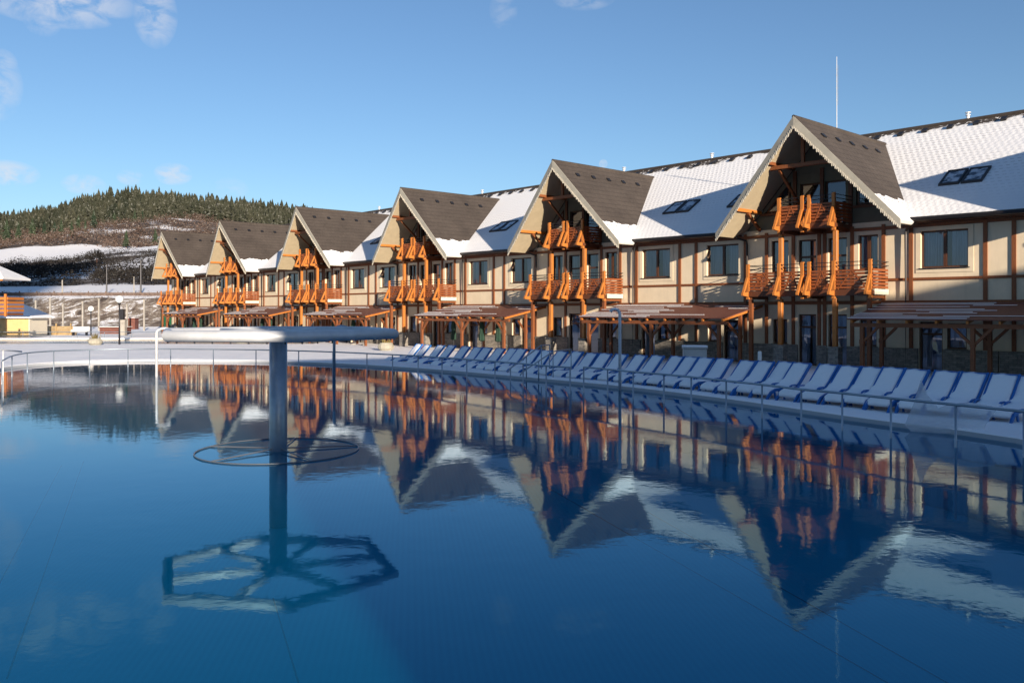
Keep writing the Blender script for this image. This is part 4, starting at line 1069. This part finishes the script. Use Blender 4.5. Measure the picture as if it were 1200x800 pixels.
while cnt < 4600:
    Y = random.uniform(540, 900); xi = random.uniform(-60, 520); X = (xi - 600) / 995 * Y
    lo_y = 640 + 25 * math.sin(xi * .03) if xi > 118 else 585 + 20 * math.sin(xi * .07)
    if xi > 240: lo_y = 600
    if Y < lo_y or (Y < 700 and random.random() < .35 and xi < 80): continue
    z = float(ground_z(X, Y)); h_ = random.choice([random.uniform(8, 14), random.uniform(12, 19), random.uniform(16, 24)]) * (.68 if xi < 80 else .8) ; conifer(V_, F_, X, Y, z - .5, h_, h_ * random.uniform(.22, .34), 7, 8); cnt += 1
tag(mesh_raw('forest', V_, F_, CON), 'dense conifer forest covering the hilltop', 'forest', kind='stuff')
# scattered darker conifers below the forest edge
V_, F_ = [], []
for k, (xi, Y, h_) in enumerate([(134, 560, 9), (158, 575, 9), (167, 570, 8.5), (72, 520, 10), (84, 500, 9), (64, 535, 11), (100, 520, 8), (182, 470, 11), (148, 455, 9.5), (52, 530, 13), (92, 545, 12), (110, 535, 12), (8, 560, 16), (22, 550, 14), (38, 556, 15)]):
    X = (xi - 600) / 995 * Y; z = float(ground_z(X, Y)); o = empty('conifer_tree', (X, Y, z)); VV, FF = [], []
    conifer(VV, FF, 0, 0, 0.4, h_, h_ * .25, 10, 11); q = mesh_raw('crown', VV, FF, CON2); q.parent = o
    MB().tube([(0, 0, -.5), (0, 0, h_ * .5)], [.25, .1], 6).build('trunk', WOODD, o)
    lab = ['lone dark conifer at the left end of the upper snow strip on the hill', 'middle small conifer standing on the upper snow strip', 'right one of the small conifers on the upper snow strip'] + \
          ['dark conifer at the lower forest edge, %s from the left of its group' % w_ for w_ in ('fourth', 'fifth', 'third')] + ['small dark conifer above the bright snow field'] + ['dark conifer in the scrub left of the last gable roof', 'dark conifer in the brown scrub above the lower snow field'] + \
          ['tall dark conifer at the forest edge above the middle of the snow field', 'wide dark conifer at the forest edge right of the tall one', 'dark conifer at the forest edge nearest the upper snow strip', 'tall conifer at the left edge of the photo below the skyline', 'second tall conifer from the left edge below the skyline', 'third tall conifer from the left edge below the skyline']
    tag(o, lab[k], 'conifer', 'conifers at the forest edge')
def bushes(name, n_, fn, mat, label, sz=(1.5, 4), leafn=26):
    V_, F_ = [], []; c = 0; t = 0
    while c < n_ and t < n_ * 60:
        t += 1; q = fn()
        if q is None: continue
        X, Y = q; z = float(ground_z(X, Y)); s_ = random.uniform(*sz)
        for k in range(leafn):
            a = random.uniform(0, 6.28); b = random.uniform(0, 1) ** .5; u_ = random.uniform(0, 1); cx = X + s_ * b * math.cos(a) * (1 - u_ * .5); cy = Y + s_ * b * math.sin(a) * (1 - u_ * .5); cz = z + s_ * u_ * 1.25
            e = s_ * random.uniform(.10, .26); d1 = Vector((random.uniform(-1, 1), random.uniform(-1, 1), random.uniform(-.4, 1.2))).normalized() * e; d2 = Vector((random.uniform(-1, 1), random.uniform(-1, 1), random.uniform(-.6, .6))).normalized() * e * .6
            i0 = len(V_); p = Vector((cx, cy, cz)); V_ += [tuple(p - d2), tuple(p + d2), tuple(p + d1)]; F_.append((i0, i0 + 1, i0 + 2))
        c += 1
    o = mesh_raw(name, V_, F_, mat); return tag(o, label, 'scrub', kind='stuff')
def f_scrub():
    Y = random.uniform(450, 660); xi = random.uniform(-40, 420); X = (xi - 600) / 995 * Y
    if xi < 118 and Y < 462: return None
    if 118 < xi < 225 and 560 + 8 * math.sin(xi * .1) < Y < 640: return None
    if xi > 118 and Y < 400 + 20: return None
    return X, Y
bushes('hillside_scrub', 4200, f_scrub, SCR, 'leafless brown scrub on the hillside below the forest', (2, 4.2), 24)
def f_hedge():
    Y = random.uniform(150, 372); xi = random.uniform(-40, 400); X = (xi - 600) / 995 * Y
    v = float(vnoise(X * .5, Y, 55, 21))
    if (v < -.45 and Y < 330) or (Y < 175 and random.random() < .5): return None
    if 232 < Y < 285 and xi > 95 + 20 * math.sin(Y * .1): return None
    if 175 < Y < 205 and xi < 110: return None
    return X, Y
bushes('dark_hedge_belt', 5600, f_hedge, SCRD, 'dark leafless hedges across the lower hillside', (.8, 2.3), 22)
def f_emb():
    Y = random.uniform(109, 127); X = random.uniform(-85, -25); return X, Y
bushes('embankment_scrub', 900, f_emb, SCR, 'dry brown undergrowth on the rocky embankment', (.25, .7), 14)
# bare round tree by the snow field
o = empty('bare_tree', (((113 - 600) / 995 * 330), 330, float(ground_z((113 - 600) / 995 * 330, 330))))
MB().tube([(0, 0, -.3), (0.1, 0, 3.0)], [.35, .2], 8).build('trunk', WOODD, o)
VV, FF = [], []
for k in range(420):
    a = random.uniform(0, 6.28); e = random.uniform(-.3, 1.4); rr_ = random.uniform(.4, 1) ** .6 * 4.2; p = Vector((rr_ * math.cos(a) * math.cos(e) * 1.15, rr_ * math.sin(a) * math.cos(e), 3.2 + rr_ * math.sin(e) * .85)); b0 = Vector((0, 0, 2.6)).lerp(p, .45)
    q = Vector((random.uniform(-.1, .1), random.uniform(-.1, .1), .06)); i0 = len(VV); VV += [tuple(b0 - q), tuple(b0 + q), tuple(p)]; FF.append((i0, i0 + 1, i0 + 2))
    p2 = p + Vector((random.uniform(-.6, .6), random.uniform(-.6, .6), random.uniform(-.3, .5))); i0 = len(VV); VV += [tuple(p - q * 1.5), tuple(p + q * 1.5), tuple(p2)]; FF.append((i0, i0 + 1, i0 + 2))
q = mesh_raw('crown', VV, FF, SCRD); q.parent = o; tag(o, 'round bare tree at the lower edge of the bright snow field', 'tree')

# ------------------------------------------------------------------ things behind the viewpoint that throw the shade
E1 = Vector((-hd.y, hd.x, 0)) * -1          # to the right, seen along the light
def qa(q, a, z): p = E1 * q + hd * a; return Vector((p.x, p.y, z))
tE = math.tan(EL)
def block(q0, q1, a0, a1, wtop, label):
    o = empty('hotel_block', qa((q0 + q1) / 2, a1, 0), math.atan2(E1.y, E1.x)); w2 = (q1 - q0) / 2; H = wtop - tE * a1; D = a0 - a1
    hs = [(-w2 + 2 + 3.4 * i, -w2 + 3.5 + 3.4 * i, .9 + 3 * k, 2.3 + 3 * k) for i in range(int((2 * w2 - 3) / 3.4)) for k in range(int((H - 1) / 3))]
    # the side turned to the pool is local +y = a1 side
    MB().box(-w2, w2, D, -.26, 0, H - .02).build('body', STUCCO, o)
    wall_grid(-w2, w2, 0, H - .02, hs, -.25, 0).build('front_wall', STUCCO, o, fix=False)
    MB().box(-w2 - .0, w2, D, 0.0, H - .018, H).build('roof', SNOW, o)
    m = MB()
    for h_ in hs: m.add([(h_[0], -.2, h_[2]), (h_[1], -.2, h_[2]), (h_[1], -.2, h_[3]), (h_[0], -.2, h_[3])], [(0, 1, 2, 3)])
    m.build('window_panes', GLASS, o, fix=False)
    return tag(o, label, 'hotel')
block(1.35, 19.5, -34, -18, 8.4, 'large cream hotel block behind the viewpoint shading the pool')
block(19.52, 45, -34, -18, 8.0, 'lower cream hotel wing behind the viewpoint to the right')
# unseen hill added behind, left of the hotel, shaped to shade the lower valley
V_, F_ = [], []; qs = np.linspace(-420, -13.5, 60); as_ = np.linspace(-760, -330, 30)
for a in as_:
    for q in qs:
        wq = 100 * np.clip((-13.5 - q) / 10, 0, 1) ** .5 + 5 * math.sin(q * .07) + 3 * math.sin(q * .19)
        crest = wq + tE * 430; prof_ = max(0, 1 - ((a + 430) / (100 if a > -430 else 330)) ** 2)
        V_.append(tuple(qa(q, a, -1 + crest * prof_ * np.clip((-13.5 - q) / 5, 0, 1))))
nq = len(qs)
for j in range(len(as_) - 1):
    for i in range(nq - 1): F_.append((j * nq + i, j * nq + i + 1, (j + 1) * nq + i + 1, (j + 1) * nq + i))
o = mesh_raw('hill', V_, F_, SCR); tag(o, kind='structure')
